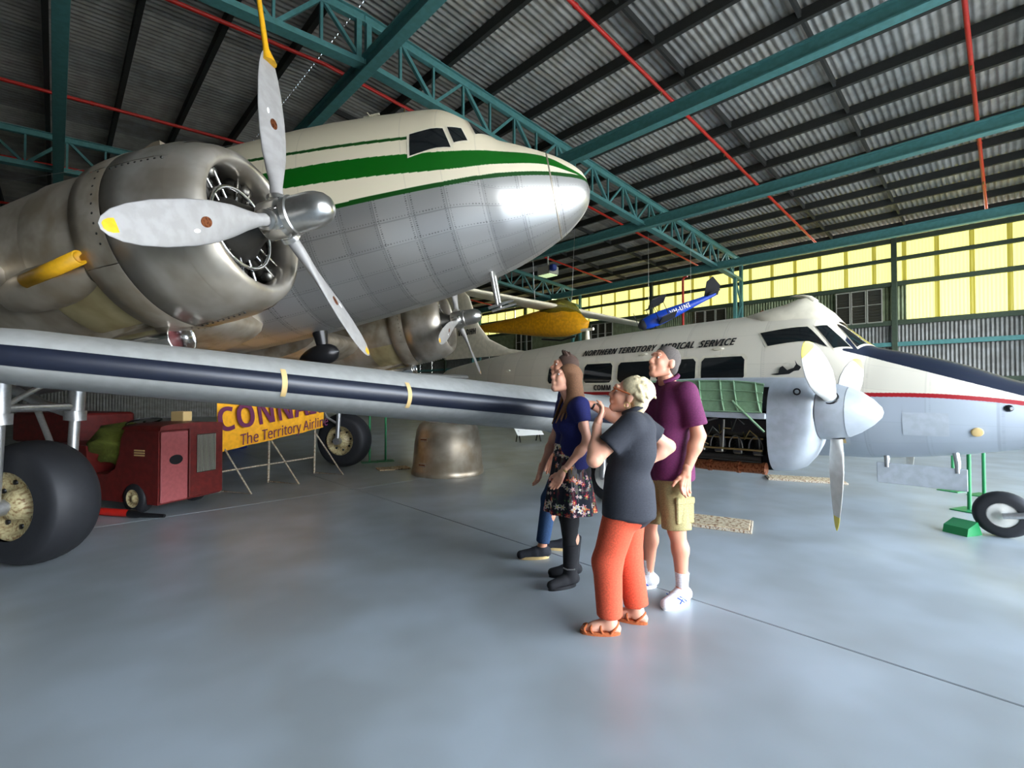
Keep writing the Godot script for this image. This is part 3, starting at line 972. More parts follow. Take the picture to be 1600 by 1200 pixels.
func liner_gear(o: Node3D, z: float) -> void:
	var g := sub("landing_gear", o)
	var ax := Vector3(-5.40, -2.68, z)
	var Z := Vector3(0, 0, 1)
	var st := mb()
	var prof := []
	for k in 25:
		var t := PI * k / 24.0
		var w := -cos(t) * 0.215
		var r := 0.29 + 0.245 * pow(sin(t), 0.42)
		if k > 5 and k < 19 and k % 2 == 0: r -= 0.008
		prof.append(Vector2(r, w))
	lathe(st, prof, ax, Z, 56)
	put(st, "tyre", M.tyre, g)
	for s in [1.0, -1.0]:
		st = mb()
		lathe(st, [Vector2(0.30, 0.17 * s), Vector2(0.285, 0.19 * s), Vector2(0.25, 0.185 * s), Vector2(0.235, 0.12 * s), Vector2(0.14, 0.10 * s), Vector2(0.12, 0.17 * s), Vector2(0.07, 0.20 * s), Vector2(0.001, 0.205 * s)], ax, Z, 32)
		put(st, "wheel_hub", M.wheel_cream, g)
		for k in 8:
			var a := TAU * k / 8
			st = mb()
			lathe(st, [Vector2(0.001, 0.125 * s), Vector2(0.022, 0.122 * s), Vector2(0.022, 0.10 * s)], ax + Vector3(cos(a), sin(a), 0) * 0.19, Z, 10)
			put(st, "hub_hole", M.engine_black, g)
	var top := Vector3(-5.05, -1.25, z)
	for s in [1.0, -1.0]:
		var lo: Vector3 = ax + Z * s * 0.29
		var hi: Vector3 = top + Z * s * 0.30
		var mid: Vector3 = lo.lerp(hi, 0.5)
		st = mb()
		tube(st, [lo, mid], 0.042, 12)
		tube(st, [mid, hi], 0.065, 14)
		tube(st, [mid - (hi - lo).normalized() * 0.04, mid + (hi - lo).normalized() * 0.05], 0.085, 14)
		tube(st, [lo - Z * s * 0.06, lo + Z * s * 0.05], 0.07, 12)
		put(st, "shock_strut", M.oleo, g)
		st = mb()
		tube(st, [mid, mid + Vector3(-0.35, 0.18, 0), mid + Vector3(-0.9, 0.55, -s * 0.05), Vector3(-6.7, -1.2, z + s * 0.25)], [0.04, 0.045, 0.04, 0.04], 10)
		put(st, "drag_brace", M.oleo, g)
		st = mb()
		tube(st, [lo.lerp(hi, 0.22), lo.lerp(hi, 0.26) + Vector3(-0.22, 0.12, 0), mid + Vector3(-0.42, 0.16, 0)], 0.026, 8)
		put(st, "torque_link", M.oleo, g)
	st = mb()
	tube(st, [ax - Z * 0.32, ax + Z * 0.32], 0.045, 12)
	put(st, "axle", M.oleo, g)
	st = mb()
	var m := ax.lerp(top, 0.56)
	tube(st, [m - Z * 0.3, m + Z * 0.3], 0.035, 10)
	tube(st, [ax.lerp(top, 0.82) - Z * 0.3, m + Z * 0.3], 0.025, 8)
	put(st, "cross_brace", M.oleo, g)

# ================================================================ the light twin with its engine bay open
const TWIN := [[2.16, 1.22, 1.18, 0.0], [2.13, 1.29, 1.11, 0.09], [2.0, 1.37, 1.03, 0.19], [1.75, 1.46, 0.97, 0.33], [1.29, 1.60, 0.89, 0.51], [0.78, 1.83, 0.78, 0.66], [0.25, 2.00, 0.70, 0.745], [0.06, 2.05, 0.68, 0.76], [-0.04, 2.10, 0.67, 0.765], [-0.25, 2.30, 0.66, 0.775], [-0.45, 2.47, 0.65, 0.785], [-0.6, 2.56, 0.64, 0.79], [-1.0, 2.61, 0.63, 0.80], [-1.6, 2.62, 0.62, 0.80], [-3.7, 2.56, 0.62, 0.80], [-5.0, 2.49, 0.68, 0.77], [-5.8, 2.44, 0.80, 0.68], [-7.0, 2.36, 1.08, 0.48], [-8.2, 2.24, 1.42, 0.28], [-9.4, 2.08, 1.72, 0.08], [-9.6, 1.98, 1.82, 0.01]]
const TE := 0.86
func twin_paint(x: float, y: float, a: float) -> Color:
	var red := 1.465 if x < 0.3 else 1.465 - 0.085 * (x - 0.3) * (x - 0.3)
	if x < -4.5: red += 0.055 * (-4.5 - x)
	var seam := 1.0
	if fposmod(x, 0.55) < 0.012 or fposmod(a * 14.0, 1.0) < 0.012: seam = 0.93
	elif absf(fposmod(x, 0.55) - 0.04) < 0.008 and fposmod(a * 260.0, 1.0) < 0.3: seam = 0.9
	if y > red + 0.022:
		# dark anti-glare panel on the nose
		var edge := 1.925 - 0.365 * x
		if x > -0.22 and y > edge and y > 1.30: return Color(0.09, 0.12, 0.19, 0)
		var t := 0.97 + 0.03 * cell_tone(int(x / 0.55 + 50), int(a * 14.0))
		return Color(0.86 * seam * t, 0.83 * seam * t, 0.76 * seam * t, 0)
	if y > red - 0.022: return Color(0.60, 0.06, 0.10, 0)
	var tone := 0.94 + 0.06 * cell_tone(int(x / 0.55 + 50), int(a * 14.0))
	return Color(0.66 * tone * seam, 0.69 * tone * seam, 0.72 * tone * seam, 0.12)

func build_light_twin() -> void:
	var o := base("light_twin", Vector3(4.62, 0, -6.06), -deg_to_rad(47.2))
	tag(o, "cream and grey twin propeller light aeroplane with red line and one engine bay open", "airplane")
	var X := Vector3(1, 0, 0)
	var back := Vector3(-1, 0, 0)
	var Z := Vector3(0, 0, 1)
	var xs := []
	for k in 20: xs.append(2.16 - pow(k / 19.0, 1.7) * 0.9)
	for k in 12: xs.append(1.16 - k * 0.1)
	for k in 22: xs.append(-0.02 - k * 0.04)
	for k in 29: xs.append(-0.95 - k * 0.3)
	xs.append(-9.6)
	var fu := put(skin_mesh(TWIN, xs, 72, TE, 2.16, -9.7), "fuselage", skin_material("light_twin_skin", TWIN, TE, 2.16, -9.7, twin_paint), o)
	# glazing
	var st: SurfaceTool
	var cabin := [[-4.95, -4.38], [-4.06, -3.46], [-3.34, -2.72], [-2.62, -1.99], [-1.90, -1.30]]
	for side in [false, true]:
		for c in cabin:
			for e in [[0.035, 0.004, M.cream_paint, "window_frame"], [0.0, 0.009, M.glass_dark, "window_pane"]]:
				var g: float = e[0]
				# rounded ends: three strips of skin
				st = mb()
				for q in [[0.0, 0.07, 0.05, 0.0], [0.07, 0.93, 0.0, 0.0], [0.93, 1.0, 0.0, 0.05]]:
					var xa := lerpf(c[0] - g, c[1] + g, q[0])
					var xb := lerpf(c[0] - g, c[1] + g, q[1])
					st.append_from(skin_patch(TWIN, TE, [Vector2(xa, 1.985 + g - q[2]), Vector2(xb, 1.985 + g - q[3]), Vector2(xb, 1.655 - g + q[3]), Vector2(xa, 1.655 - g + q[2])], e[1], 4, side).commit(), 0, Transform3D())
				put(st, e[3], e[2], fu)
		var cock := [
			[Vector2(-1.14, 2.29), Vector2(-0.60, 2.33), Vector2(-0.36, 2.05), Vector2(-1.02, 2.10)],
			[Vector2(-0.52, 2.33), Vector2(-0.42, 2.34), Vector2(-0.15, 2.04), Vector2(-0.30, 2.03)],
			[Vector2(-0.36, 2.37), Vector2(-0.24, 2.295), Vector2(-0.02, 2.10), Vector2(-0.10, 2.04)]]
		for p in cock:
			var c: Vector2 = (p[0] + p[1] + p[2] + p[3]) / 4
			var big := []
			for v in p: big.append(v + (v - c).normalized() * 0.03)
			put(skin_patch(TWIN, TE, big, 0.004, 6, side), "window_frame", M.cream_paint, fu)
			put(skin_patch(TWIN, TE, p, 0.010, 6, side), "window_pane", M.glass_dark, fu)
	# humped fairing over the cockpit with its curled peak
	st = mb()
	var rings := []
	for q in [[-1.62, 2.60, 2.60, 0.02], [-1.45, 2.56, 2.635, 0.30], [-1.2, 2.48, 2.69, 0.46], [-1.0, 2.44, 2.75, 0.48], [-0.86, 2.42, 2.80, 0.47], [-0.74, 2.40, 2.81, 0.45], [-0.58, 2.38, 2.70, 0.43], [-0.45, 2.36, 2.57, 0.38], [-0.34, 2.34, 2.42, 0.30]]:
		var r := PackedVector3Array()
		for j in 17:
			var a := PI * j / 16
			var w := pow(sin(a), 0.8)
			var narrow := 1.0 if q[2] < 2.70 else 1.0 - 0.55 * pow(w, 3.0)
			r.append(Vector3(q[0], q[1] + (q[2] - q[1]) * w, q[3] * cos(a) * (narrow if w > 0.2 else 1.0)))
		rings.append(r)
	loft(st, rings, false, false, false)
	put(st, "roof_fairing", M.cream_paint, o)
	st = mb()
	rings = []
	for q in [[-0.66, 2.70, 0.12], [-0.72, 2.78, 0.08], [-0.80, 2.83, 0.045], [-0.90, 2.85, 0.02], [-0.97, 2.85, 0.004]]:
		rings.append(circle(Vector3(q[0], q[1], 0), Vector3(0.4, 0.9, 0).normalized(), Z, q[2] * 0.6, q[2], 14))
	loft(st, rings)
	put(st, "fairing_peak", M.cream_paint, o)
	# fin, fillet, rudder and tailplane
	st = mb()
	rings = []
	for q in [[-6.0, 2.36, 3.5, 0.05], [-6.9, 2.50, 2.75, 0.09], [-7.6, 2.78, 2.08, 0.12], [-8.0, 3.15, 1.70, 0.13], [-8.22, 3.55, 1.50, 0.11], [-8.42, 3.95, 1.28, 0.08], [-8.62, 4.10, 0.90, 0.04], [-8.85, 4.14, 0.4, 0.01]]:
		rings.append(airfoil(Vector3(q[0], q[1], 0), q[2], q[3], back, Z, 12, 0))
	loft(st, rings)
	put(st, "fin", M.cream_paint, o)
	text("VH-DHH", 0.20, "registration", M.black_paint, o, Transform3D(Basis(), Vector3(-8.42, 3.02, 0.075)), 0.15, 1)
	for s in [1.0, -1.0]:
		st = mb()
		loft(st, [airfoil(Vector3(-8.0, 1.85, 0.1 * s), 1.35, 0.15, back, Vector3.UP, 12, 0), airfoil(Vector3(-8.5, 1.92, 2.55 * s), 0.8, 0.08, back, Vector3.UP, 12, 0), airfoil(Vector3(-8.75, 1.92, 2.75 * s), 0.4, 0.03, back, Vector3.UP, 12, 0)])
		put(st, "tailplane", M.wing_grey, o)
	# lettering on the cabin side
	var ta := skin_angle(TWIN, -2.8, 2.19, TE)
	var tn := skin_normal(TWIN, -2.8, ta, TE)
	var tp := skin_point(TWIN, -2.8, ta, TE)
	var tb := Basis(Vector3(1, 0, 0).slide(tn).normalized(), Vector3.UP.slide(tn).normalized(), tn)
	text("NORTHERN TERRITORY  MEDICAL  SERVICE", 0.155, "lettering", M.black_paint, o, Transform3D(tb, tp + tn * 0.012), 0.25, 1, 0.86)
	var ca := skin_angle(TWIN, -3.4, 1.57, TE)
	text("COMM", 0.125, "lettering", M.black_paint, o, Transform3D(Basis(), skin_point(TWIN, -3.65, ca, TE) + Z * 0.008), 0.0, 1, 0.9)
	# emblem near the propeller: a bounding animal over a line of script
	var em := skin_point(TWIN, -0.80, skin_angle(TWIN, -0.80, 1.74, TE), TE)
	st = mb()
	prism(st, PackedVector2Array([Vector2(-0.24, -0.02), Vector2(-0.10, 0.0), Vector2(-0.07, 0.10), Vector2(-0.02, 0.13), Vector2(0.05, 0.05), Vector2(0.16, 0.09), Vector2(0.20, 0.15), Vector2(0.19, 0.22), Vector2(0.22, 0.15), Vector2(0.28, 0.10), Vector2(0.24, 0.04), Vector2(0.16, 0.03), Vector2(0.08, -0.02), Vector2(-0.06, -0.03), Vector2(-0.12, -0.035)]), 0.006, Transform3D(Basis(X, 0.12).scaled(Vector3(0.7, 0.7, 1)), em + Z * 0.015))
	put(st, "emblem", M.black_paint, o)
	text("Flying", 0.06, "emblem_script", M.black_paint, o, Transform3D(Basis(), em + Vector3(-0.05, -0.09, 0.012)), 0.3)
	# small fittings on the nose and belly
	for q in [[1.18, 1.33, 0.035, M.glass_dark], [0.95, 1.08, 0.05, M.tape]]:
		var fa := skin_angle(TWIN, q[0], q[1], TE)
		st = mb()
		lathe(st, [Vector2(q[2], 0.0), Vector2(q[2], 0.012), Vector2(q[2] * 0.8, 0.016), Vector2(0.001, 0.017)], skin_point(TWIN, q[0], fa, TE), skin_normal(TWIN, q[0], fa, TE), 18)
		put(st, "nose_lamp", q[3], o)
	put(skin_patch(TWIN, TE, [Vector2(0.36, 1.27), Vector2(0.74, 1.27), Vector2(0.74, 1.02), Vector2(0.36, 1.02)], 0.004, 6), "access_panel", M.grey_paint, o)
	put(skin_patch(TWIN, TE, [Vector2(-0.36, 1.06), Vector2(-0.14, 1.06), Vector2(-0.14, 0.86), Vector2(-0.36, 0.86)], 0.004, 6), "access_panel", M.grey_paint, o)
	put(skin_patch(TWIN, TE, [Vector2(-0.215, 1.13), Vector2(-0.185, 1.13), Vector2(-0.185, 0.88), Vector2(-0.215, 0.88)], 0.007, 4), "tape_strip", M.tape, o)
	for q in [[-2.9, 2.10], [-1.68, 2.11], [-6.3, 1.95]]:
		var ba := skin_angle(TWIN, q[0], q[1], TE)
		st = mb()
		var bp := skin_point(TWIN, q[0], ba, TE)
		loft(st, [circle(bp, X, Vector3.UP, 0.09, 0.025, 12), circle(bp + Z * 0.03, X, Vector3.UP, 0.06, 0.015, 12)])
		put(st, "air_vent", M.cream_paint, o)
	st = mb()
	tube(st, [Vector3(-4.6, 2.45, 0), Vector3(-4.6, 2.72, 0)], [0.06, 0.035], 10)
	tube(st, [Vector3(-4.45, 2.73, 0), Vector3(-4.75, 2.73, 0)], 0.03, 8)
	put(st, "antenna_mast", M.cream_paint, o)
	# belly door hanging open
	st = mb()
	box(st, Vector3(0.80, 0.25, 0.02), Transform3D(Basis(X, 0.12), Vector3(0.46, 0.53, 0.32)), 0.006)
	put(st, "belly_door", M.grey_paint, o)
	for x in [0.14, 0.76]:
		st = mb()
		tube(st, [Vector3(x, 0.86, 0.30), Vector3(x + 0.02, 0.70, 0.33), Vector3(x + 0.02, 0.60, 0.335)], [0.03, 0.028, 0.02], 8)
		put(st, "door_hinge", M.oleo, o)
	for s in [1.0, -1.0]:
		twin_wing(o, s)
		twin_engine(o, s)
	# nose wheel on its trailing fork
	var nw := sub("nose_gear", o)
	var w := o.transform.affine_inverse() * on_floor(1564, 838) + Vector3(0, 0.235, 0)
	st = mb()
	var prof := []
	for k in 17:
		var t := PI * k / 16.0
		prof.append(Vector2(0.125 + 0.11 * pow(sin(t), 0.5), -cos(t) * 0.085))
	lathe(st, prof, w, Z, 36)
	put(st, "tyre", M.tyre, nw)
	for s in [1.0, -1.0]:
		st = mb()
		lathe(st, [Vector2(0.13, 0.06 * s), Vector2(0.115, 0.075 * s), Vector2(0.05, 0.05 * s), Vector2(0.04, 0.09 * s), Vector2(0.001, 0.095 * s)], w, Z, 24)
		put(st, "wheel_hub", M.white_paint, nw)
		st = mb()
		tube(st, [w + Z * s * 0.11, w + Vector3(0.3, 0.06, s * 0.11), w + Vector3(0.42, 0.16, s * 0.06)], [0.03, 0.035, 0.03], 10)
		put(st, "fork_arm", M.oleo, nw)
	st = mb()
	tube(st, [w + Vector3(0.42, 0.12, 0), w + Vector3(0.40, 0.45, -0.1), Vector3(w.x + 0.36, 1.0, 0.0)], [0.05, 0.055, 0.06], 12)
	put(st, "leg", M.oleo, nw)

func twin_wing(o: Node3D, s: float) -> void:
	var back := Vector3(-1, 0, 0)
	var secs := [[0.5, -1.75, 1.0, 2.75, 0.52], [2.5, -1.90, 1.177, 2.45, 0.52], [3.8, -2.08, 1.31, 2.20, 0.50], [5.6, -2.33, 1.49, 1.85, 0.44], [7.7, -2.63, 1.70, 1.5, 0.37], [8.25, -2.75, 1.755, 1.3, 0.27], [8.5, -3.0, 1.78, 0.8, 0.1]]
	var st := mb()
	var rings := []
	for q in secs: rings.append(airfoil(Vector3(q[1], q[2], q[0] * s), q[3], q[4], back, Vector3.UP, 20, 0.012))
	loft(st, rings)
	put(st, "wing", M.wing_grey, o)
	# rubber boot along the leading edge, in lengths parted by pale bands
	var lens := [[2.75, 5.35], [5.38, 6.32], [6.36, 8.1]]
	for l in lens:
		st = mb()
		rings = []
		for k in 9:
			var z := lerpf(l[0], l[1], k / 8.0)
			var r := wing_at(secs, z)
			var ring := airfoil(Vector3(r[0] + 0.004, r[1], z * s), r[2], r[3] + 0.010, back, Vector3.UP, 80, 0.012)
			# keep the points round the nose only
			var strip := PackedVector3Array()
			for j in range(74, 87): strip.append(ring[j])
			rings.append(strip)
		loft(st, rings, false, false, false)
		put(st, "deicer_boot", M.navy_paint, o)
	for z in [5.365, 6.34]:
		st = mb()
		rings = []
		for dz in [-0.018, 0.018]:
			var r := wing_at(secs, z + dz)
			var ring := airfoil(Vector3(r[0] + 0.005, r[1], (z + dz) * s), r[2], r[3] + 0.012, back, Vector3.UP, 80, 0.012)
			var strip := PackedVector3Array()
			for j in range(71, 90): strip.append(ring[j])
			rings.append(strip)
		loft(st, rings, false, false, false)
		put(st, "boot_band", M.tape, o)
func wing_at(secs: Array, z: float) -> Array:
	var i := 0
	while i < secs.size() - 2 and z > secs[i + 1][0]: i += 1
	var t: float = (z - secs[i][0]) / (secs[i + 1][0] - secs[i][0])
	var r := []
	for k in range(1, 5): r.append(lerpf(secs[i][k], secs[i + 1][k], t))
	return r

func twin_engine(o: Node3D, s: float) -> void:
	var X := Vector3(1, 0, 0)
	var Z := Vector3(0, 0, 1)
	var e := sub("engine", o)
	var c := Vector3(0, 0, 2.1 * s)
	# nacelle: upright oval, the front closed, the middle open on the camera's side
	var shape := func(x: float, top: float, bot: float, hw: float, n: int, a0: float, a1: float) -> PackedVector3Array:
		var r := PackedVector3Array()
		for j in n + 1:
			var a := lerpf(a0, a1, float(j) / n)
			var sn := sin(a)
			var cs := cos(a)
			var mid := (top + bot) / 2
			r.append(c + Vector3(x, mid + (top - bot) / 2 * signf(sn) * pow(absf(sn), 0.8), hw * signf(cs) * pow(absf(cs), 0.8)))
		return r
	var st := mb()
	var rings := []
	for q in [[-0.06, 1.58, 1.04, 0.26], [-0.08, 1.61, 0.94, 0.285], [-0.13, 1.63, 0.84, 0.30], [-0.20, 1.64, 0.75, 0.31], [-0.30, 1.645, 0.70, 0.315], [-0.46, 1.65, 0.68, 0.32]]:
		rings.append(shape.call(q[0], q[1], q[2], q[3], 40, -PI, PI))
	loft(st, rings, true, false, false)
	put(st, "nose_cowl", M.grey_paint, e)
	st = mb()
	lathe(st, [Vector2(0.02, 0.0), Vector2(0.03, 0.005), Vector2(0.035, 0.0)], c + Vector3(-0.2, 1.50, 0.27 * s), Z * s, 12)
	put(st, "cowl_vent", M.engine_black, e)
	var open := s > 0
	# top and far side of the nacelle behind the nose, then the whole nacelle over the wing
	st = mb()
	rings = []
	var a_from := deg_to_rad(48) if open else -PI
	var a_to := deg_to_rad(270) if open else PI
	for q in [[-0.46, 1.65, 0.68, 0.32], [-1.2, 1.66, 0.66, 0.33], [-1.95, 1.64, 0.68, 0.33]]: rings.append(shape.call(q[0], q[1], q[2], q[3], 40, a_from, a_to))
	loft(st, rings, false, false, false)
	put(st, "nacelle", M.grey_paint, e)
	st = mb()
	rings = []
	for q in [[-1.95, 1.62, 0.68, 0.33], [-2.05, 1.52, 0.68, 0.33], [-2.25, 1.43, 0.69, 0.33], [-2.6, 1.36, 0.72, 0.32], [-3.4, 1.26, 0.84, 0.27], [-4.3, 1.18, 1.02, 0.12], [-4.6, 1.14, 1.10, 0.03]]: rings.append(shape.call(q[0], q[1], q[2], q[3], 40, -PI, PI))
	loft(st, rings, true, true, false)
	put(st, "nacelle_tail", M.grey_paint, e)
	if open:
		# lifted cowl door: green inside, ribs and stringers
		var door := func(u: float, v: float) -> Vector3:
			return c + Vector3(lerpf(-0.49, -1.93, u), lerpf(1.29, 1.63 - 0.05 * pow(1.0 - u, 6.0), v), 0.345 - 0.07 * v * v)
		st = mb()
		rings = []
		for i in 13:
			var r := PackedVector3Array()
			for j in 7: r.append(door.call(i / 12.0, j / 6.0))
			rings.append(r)
		loft(st, rings, false, false, false)
		put(st, "cowl_door", M.primer_green, e)
		for u in [0.01, 0.16, 0.26, 0.42, 0.58, 0.74, 0.9, 0.99]:
			st = mb()
			var pts := []
			for j in 7: pts.append(door.call(u + 0.05 * j / 6.0 if u < 0.95 else u, j / 6.0) + Vector3(0, 0, 0.008))
			tube(st, pts, 0.010, 6)
			put(st, "door_rib", M.primer_green, e)
		for v in [0.02, 0.36, 0.68, 0.98]:
			st = mb()
			var pts := []
			for i in 13: pts.append(door.call(i / 12.0, v) + Vector3(0, 0, 0.008))
			tube(st, pts, 0.009, 6)
			put(st, "door_stringer", M.primer_green, e)
		st = mb()
		tube(st, [door.call(0.2, 0.35) + Vector3(0, 0, 0.02), c + Vector3(-0.47, 1.10, 0.35)], 0.011, 8)
		put(st, "door_stay", M.primer_green, e)
		st = mb()
		bar(st, c + Vector3(-0.46, 1.255, 0.335), c + Vector3(-1.95, 1.255, 0.335), 0.06, 0.03, 0.006)
		put(st, "bay_rail", M.grey_paint, e)
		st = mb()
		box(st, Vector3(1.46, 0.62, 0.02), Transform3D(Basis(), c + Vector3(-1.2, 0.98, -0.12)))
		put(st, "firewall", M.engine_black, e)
		# in-line six hanging in the bay
		st = mb()
		box(st, Vector3(1.25, 0.20, 0.24), Transform3D(Basis(), c + Vector3(-1.12, 1.13, 0.02)), 0.03)
		put(st, "crankcase", M.engine_dark, e)
		for k in 6:
			var x := -0.62 - k * 0.205
			st = mb()
			var prof := []
			for q in 11: prof.append(Vector2(0.062 if q % 2 else 0.078, q * 0.017))
			lathe(st, prof, c + Vector3(x, 1.05, 0.02), Vector3.DOWN, 12)
			put(st, "cylinder", M.engine_black, e)
			st = mb()
			var arch := []
			for q in 9: arch.append(c + Vector3(x + 0.07 * cos(PI * q / 8), 0.90 + 0.13 * sin(PI * q / 8), 0.16))
			tube(st, arch, 0.008, 6)
			put(st, "ignition_lead", M.engine_steel, e)
			st = mb()
			box(st, Vector3(0.10, 0.05, 0.12), Transform3D(Basis(), c + Vector3(x, 0.855, 0.06)), 0.012)
			put(st, "rocker_cover", M.engine_steel, e)
			st = mb()
			tube(st, [c + Vector3(x + 0.03, 0.87, 0.12), c + Vector3(x + 0.03, 1.02, 0.15)], 0.012, 6)
			put(st, "plug_tube", M.engine_steel, e)
		for q in [[0.89, 0.17, 0.011, M.brass, "fuel_rail"], [1.01, 0.15, 0.008, M.brass, "fuel_rail"], [0.80, 0.19, 0.034, M.engine_dark, "manifold"]]:
			st = mb()
			tube(st, [c + Vector3(-0.55, q[0], q[1]), c + Vector3(-1.25, q[0] - 0.01, q[1]), c + Vector3(-1.85, q[0], q[1])], q[2], 10)
			put(st, q[4], q[3], e)
		for q in [[Vector3(-0.98, 1.22, 0.24), Vector3(-1.92, 0.93, 0.22), 0.017], [Vector3(-1.70, 1.24, 0.22), Vector3(-1.92, 1.06, 0.22), 0.014], [Vector3(-1.52, 1.23, 0.24), Vector3(-1.50, 1.04, 0.2), 0.013], [Vector3(-0.93, 1.20, 0.2), Vector3(-0.95, 0.90, 0.2), 0.016], [Vector3(-1.66, 1.22, 0.22), Vector3(-1.80, 0.90, 0.2), 0.012]]:
			st = mb()
			tube(st, [c + q[0], c + q[1]], q[2], 8)
			put(st, "engine_mount", M.engine_steel, e)
		rng.seed = 5
		for k in 10:
			st = mb()
			var p := c + Vector3(-0.6 - 0.13 * k, 0.86 + rng.randf() * 0.3, 0.17)
			tube(st, [p, p + Vector3(-0.06, 0.08 * rng.randf(), 0.04), p + Vector3(-0.12, -0.1 * rng.randf(), 0.02), p + Vector3(-0.16, 0.06, -0.05)], 0.007, 5)
			put(st, "hose", M.engine_steel if k % 2 else M.brass, e)
		# copper exhaust along the bottom, swept back
		var ex := [Vector3(-0.50, 0.72, 0.24), Vector3(-0.75, 0.71, 0.25), Vector3(-1.05, 0.70, 0.26), Vector3(-1.35, 0.70, 0.26), Vector3(-1.55, 0.66, 0.27), Vector3(-1.85, 0.58, 0.28), Vector3(-2.3, 0.54, 0.28)]
		for k in ex.size() - 1:
			st = mb()
			tube(st, [c + ex[k], c + ex[k + 1] + (ex[k] - ex[k + 1]) * 0.03], [0.055, 0.052], 14)
			tube(st, [c + ex[k] - X * 0.02, c + ex[k] + X * 0.01], 0.062, 14)
			put(st, "exhaust_pipe", M.copper, e)
	# spinner and blades
	var pr := sub("propeller", o)
	var h := c + Vector3(0, 1.31, 0)
	st = mb()
	lathe(st, [Vector2(0.275, -0.055), Vector2(0.275, 0.0), Vector2(0.262, 0.08), Vector2(0.235, 0.17)], h, X, 36)
	put(st, "spinner", M.grey_paint, pr)
	st = mb()
	lathe(st, [Vector2(0.238, 0.172), Vector2(0.19, 0.26), Vector2(0.12, 0.35), Vector2(0.05, 0.41), Vector2(0.001, 0.425)], h, X, 36)
	put(st, "spinner_cone", M.grey_paint, pr)
	for k in 3:
		var a := -PI / 2 + TAU / 3 * k + 0.03
		var er := Vector3(0, sin(a), cos(a))
		var et := X.cross(er)
		rings = []
		for q in [[0.20, 0.10, 0.09, 60], [0.30, 0.125, 0.075, 55], [0.42, 0.19, 0.05, 48], [0.58, 0.235, 0.034, 42], [0.76, 0.235, 0.024, 37], [0.92, 0.20, 0.018, 33], [1.04, 0.14, 0.012, 31], [1.10, 0.08, 0.009, 30], [1.13, 0.02, 0.005, 30]]:
			var b := deg_to_rad(q[3])
			rings.append(circle(h + er * q[0] + X * 0.06, et * cos(b) - X * sin(b), X * cos(b) + et * sin(b), q[1] / 2, q[2] / 2, 18))
		st = mb()
		loft(st, rings)
		put(st, "blade", M.white_paint, pr)
		rings = []
		for q in [[1.0, 0.162, 0.0165], [1.05, 0.135, 0.014], [1.10, 0.085, 0.0115], [1.134, 0.024, 0.007]]:
			var b := deg_to_rad(31)
			rings.append(circle(h + er * q[0] + X * 0.06, et * cos(b) - X * sin(b), X * cos(b) + et * sin(b), q[1] / 2, q[2] / 2, 18))
		st = mb()
		loft(st, rings)
		put(st, "blade_tip", M.lime_tip if M.has("lime_tip") else mat("lime_tip", rgb(236, 220, 90), 0.5), pr)
		st = mb()
		lathe(st, [Vector2(0.075, 0.20), Vector2(0.07, 0.262), Vector2(0.06, 0.262)], h + X * 0.06, er, 18)
		put(st, "blade_socket", M.engine_black, pr)
	# main leg
	var g := sub("landing_gear", o)
	var w := c + Vector3(-2.56, 0.36, 0)
	st = mb()
	var prof := []
	for k in 17:
		var t := PI * k / 16.0
		prof.append(Vector2(0.19 + 0.17 * pow(sin(t), 0.5), -cos(t) * 0.12))
	lathe(st, prof, w, Z, 36)
	put(st, "tyre", M.tyre, g)
	st = mb()
	lathe(st, [Vector2(0.19, 0.1), Vector2(0.1, 0.09), Vector2(0.001, 0.1)], w, Z, 24)
	lathe(st, [Vector2(0.19, -0.1), Vector2(0.1, -0.09), Vector2(0.001, -0.1)], w, Z, 24)
	put(st, "wheel_hub", M.white_paint, g)
	st = mb()
	tube(st, [w + Z * 0.17, w + Vector3(0, 0.45, 0.17), w + Vector3(0.05, 0.8, 0.1)], 0.05, 12)
	tube(st, [w - Z * 0.17, w + Z * 0.19], 0.04, 10)
	put(st, "shock_strut", M.oleo, g)

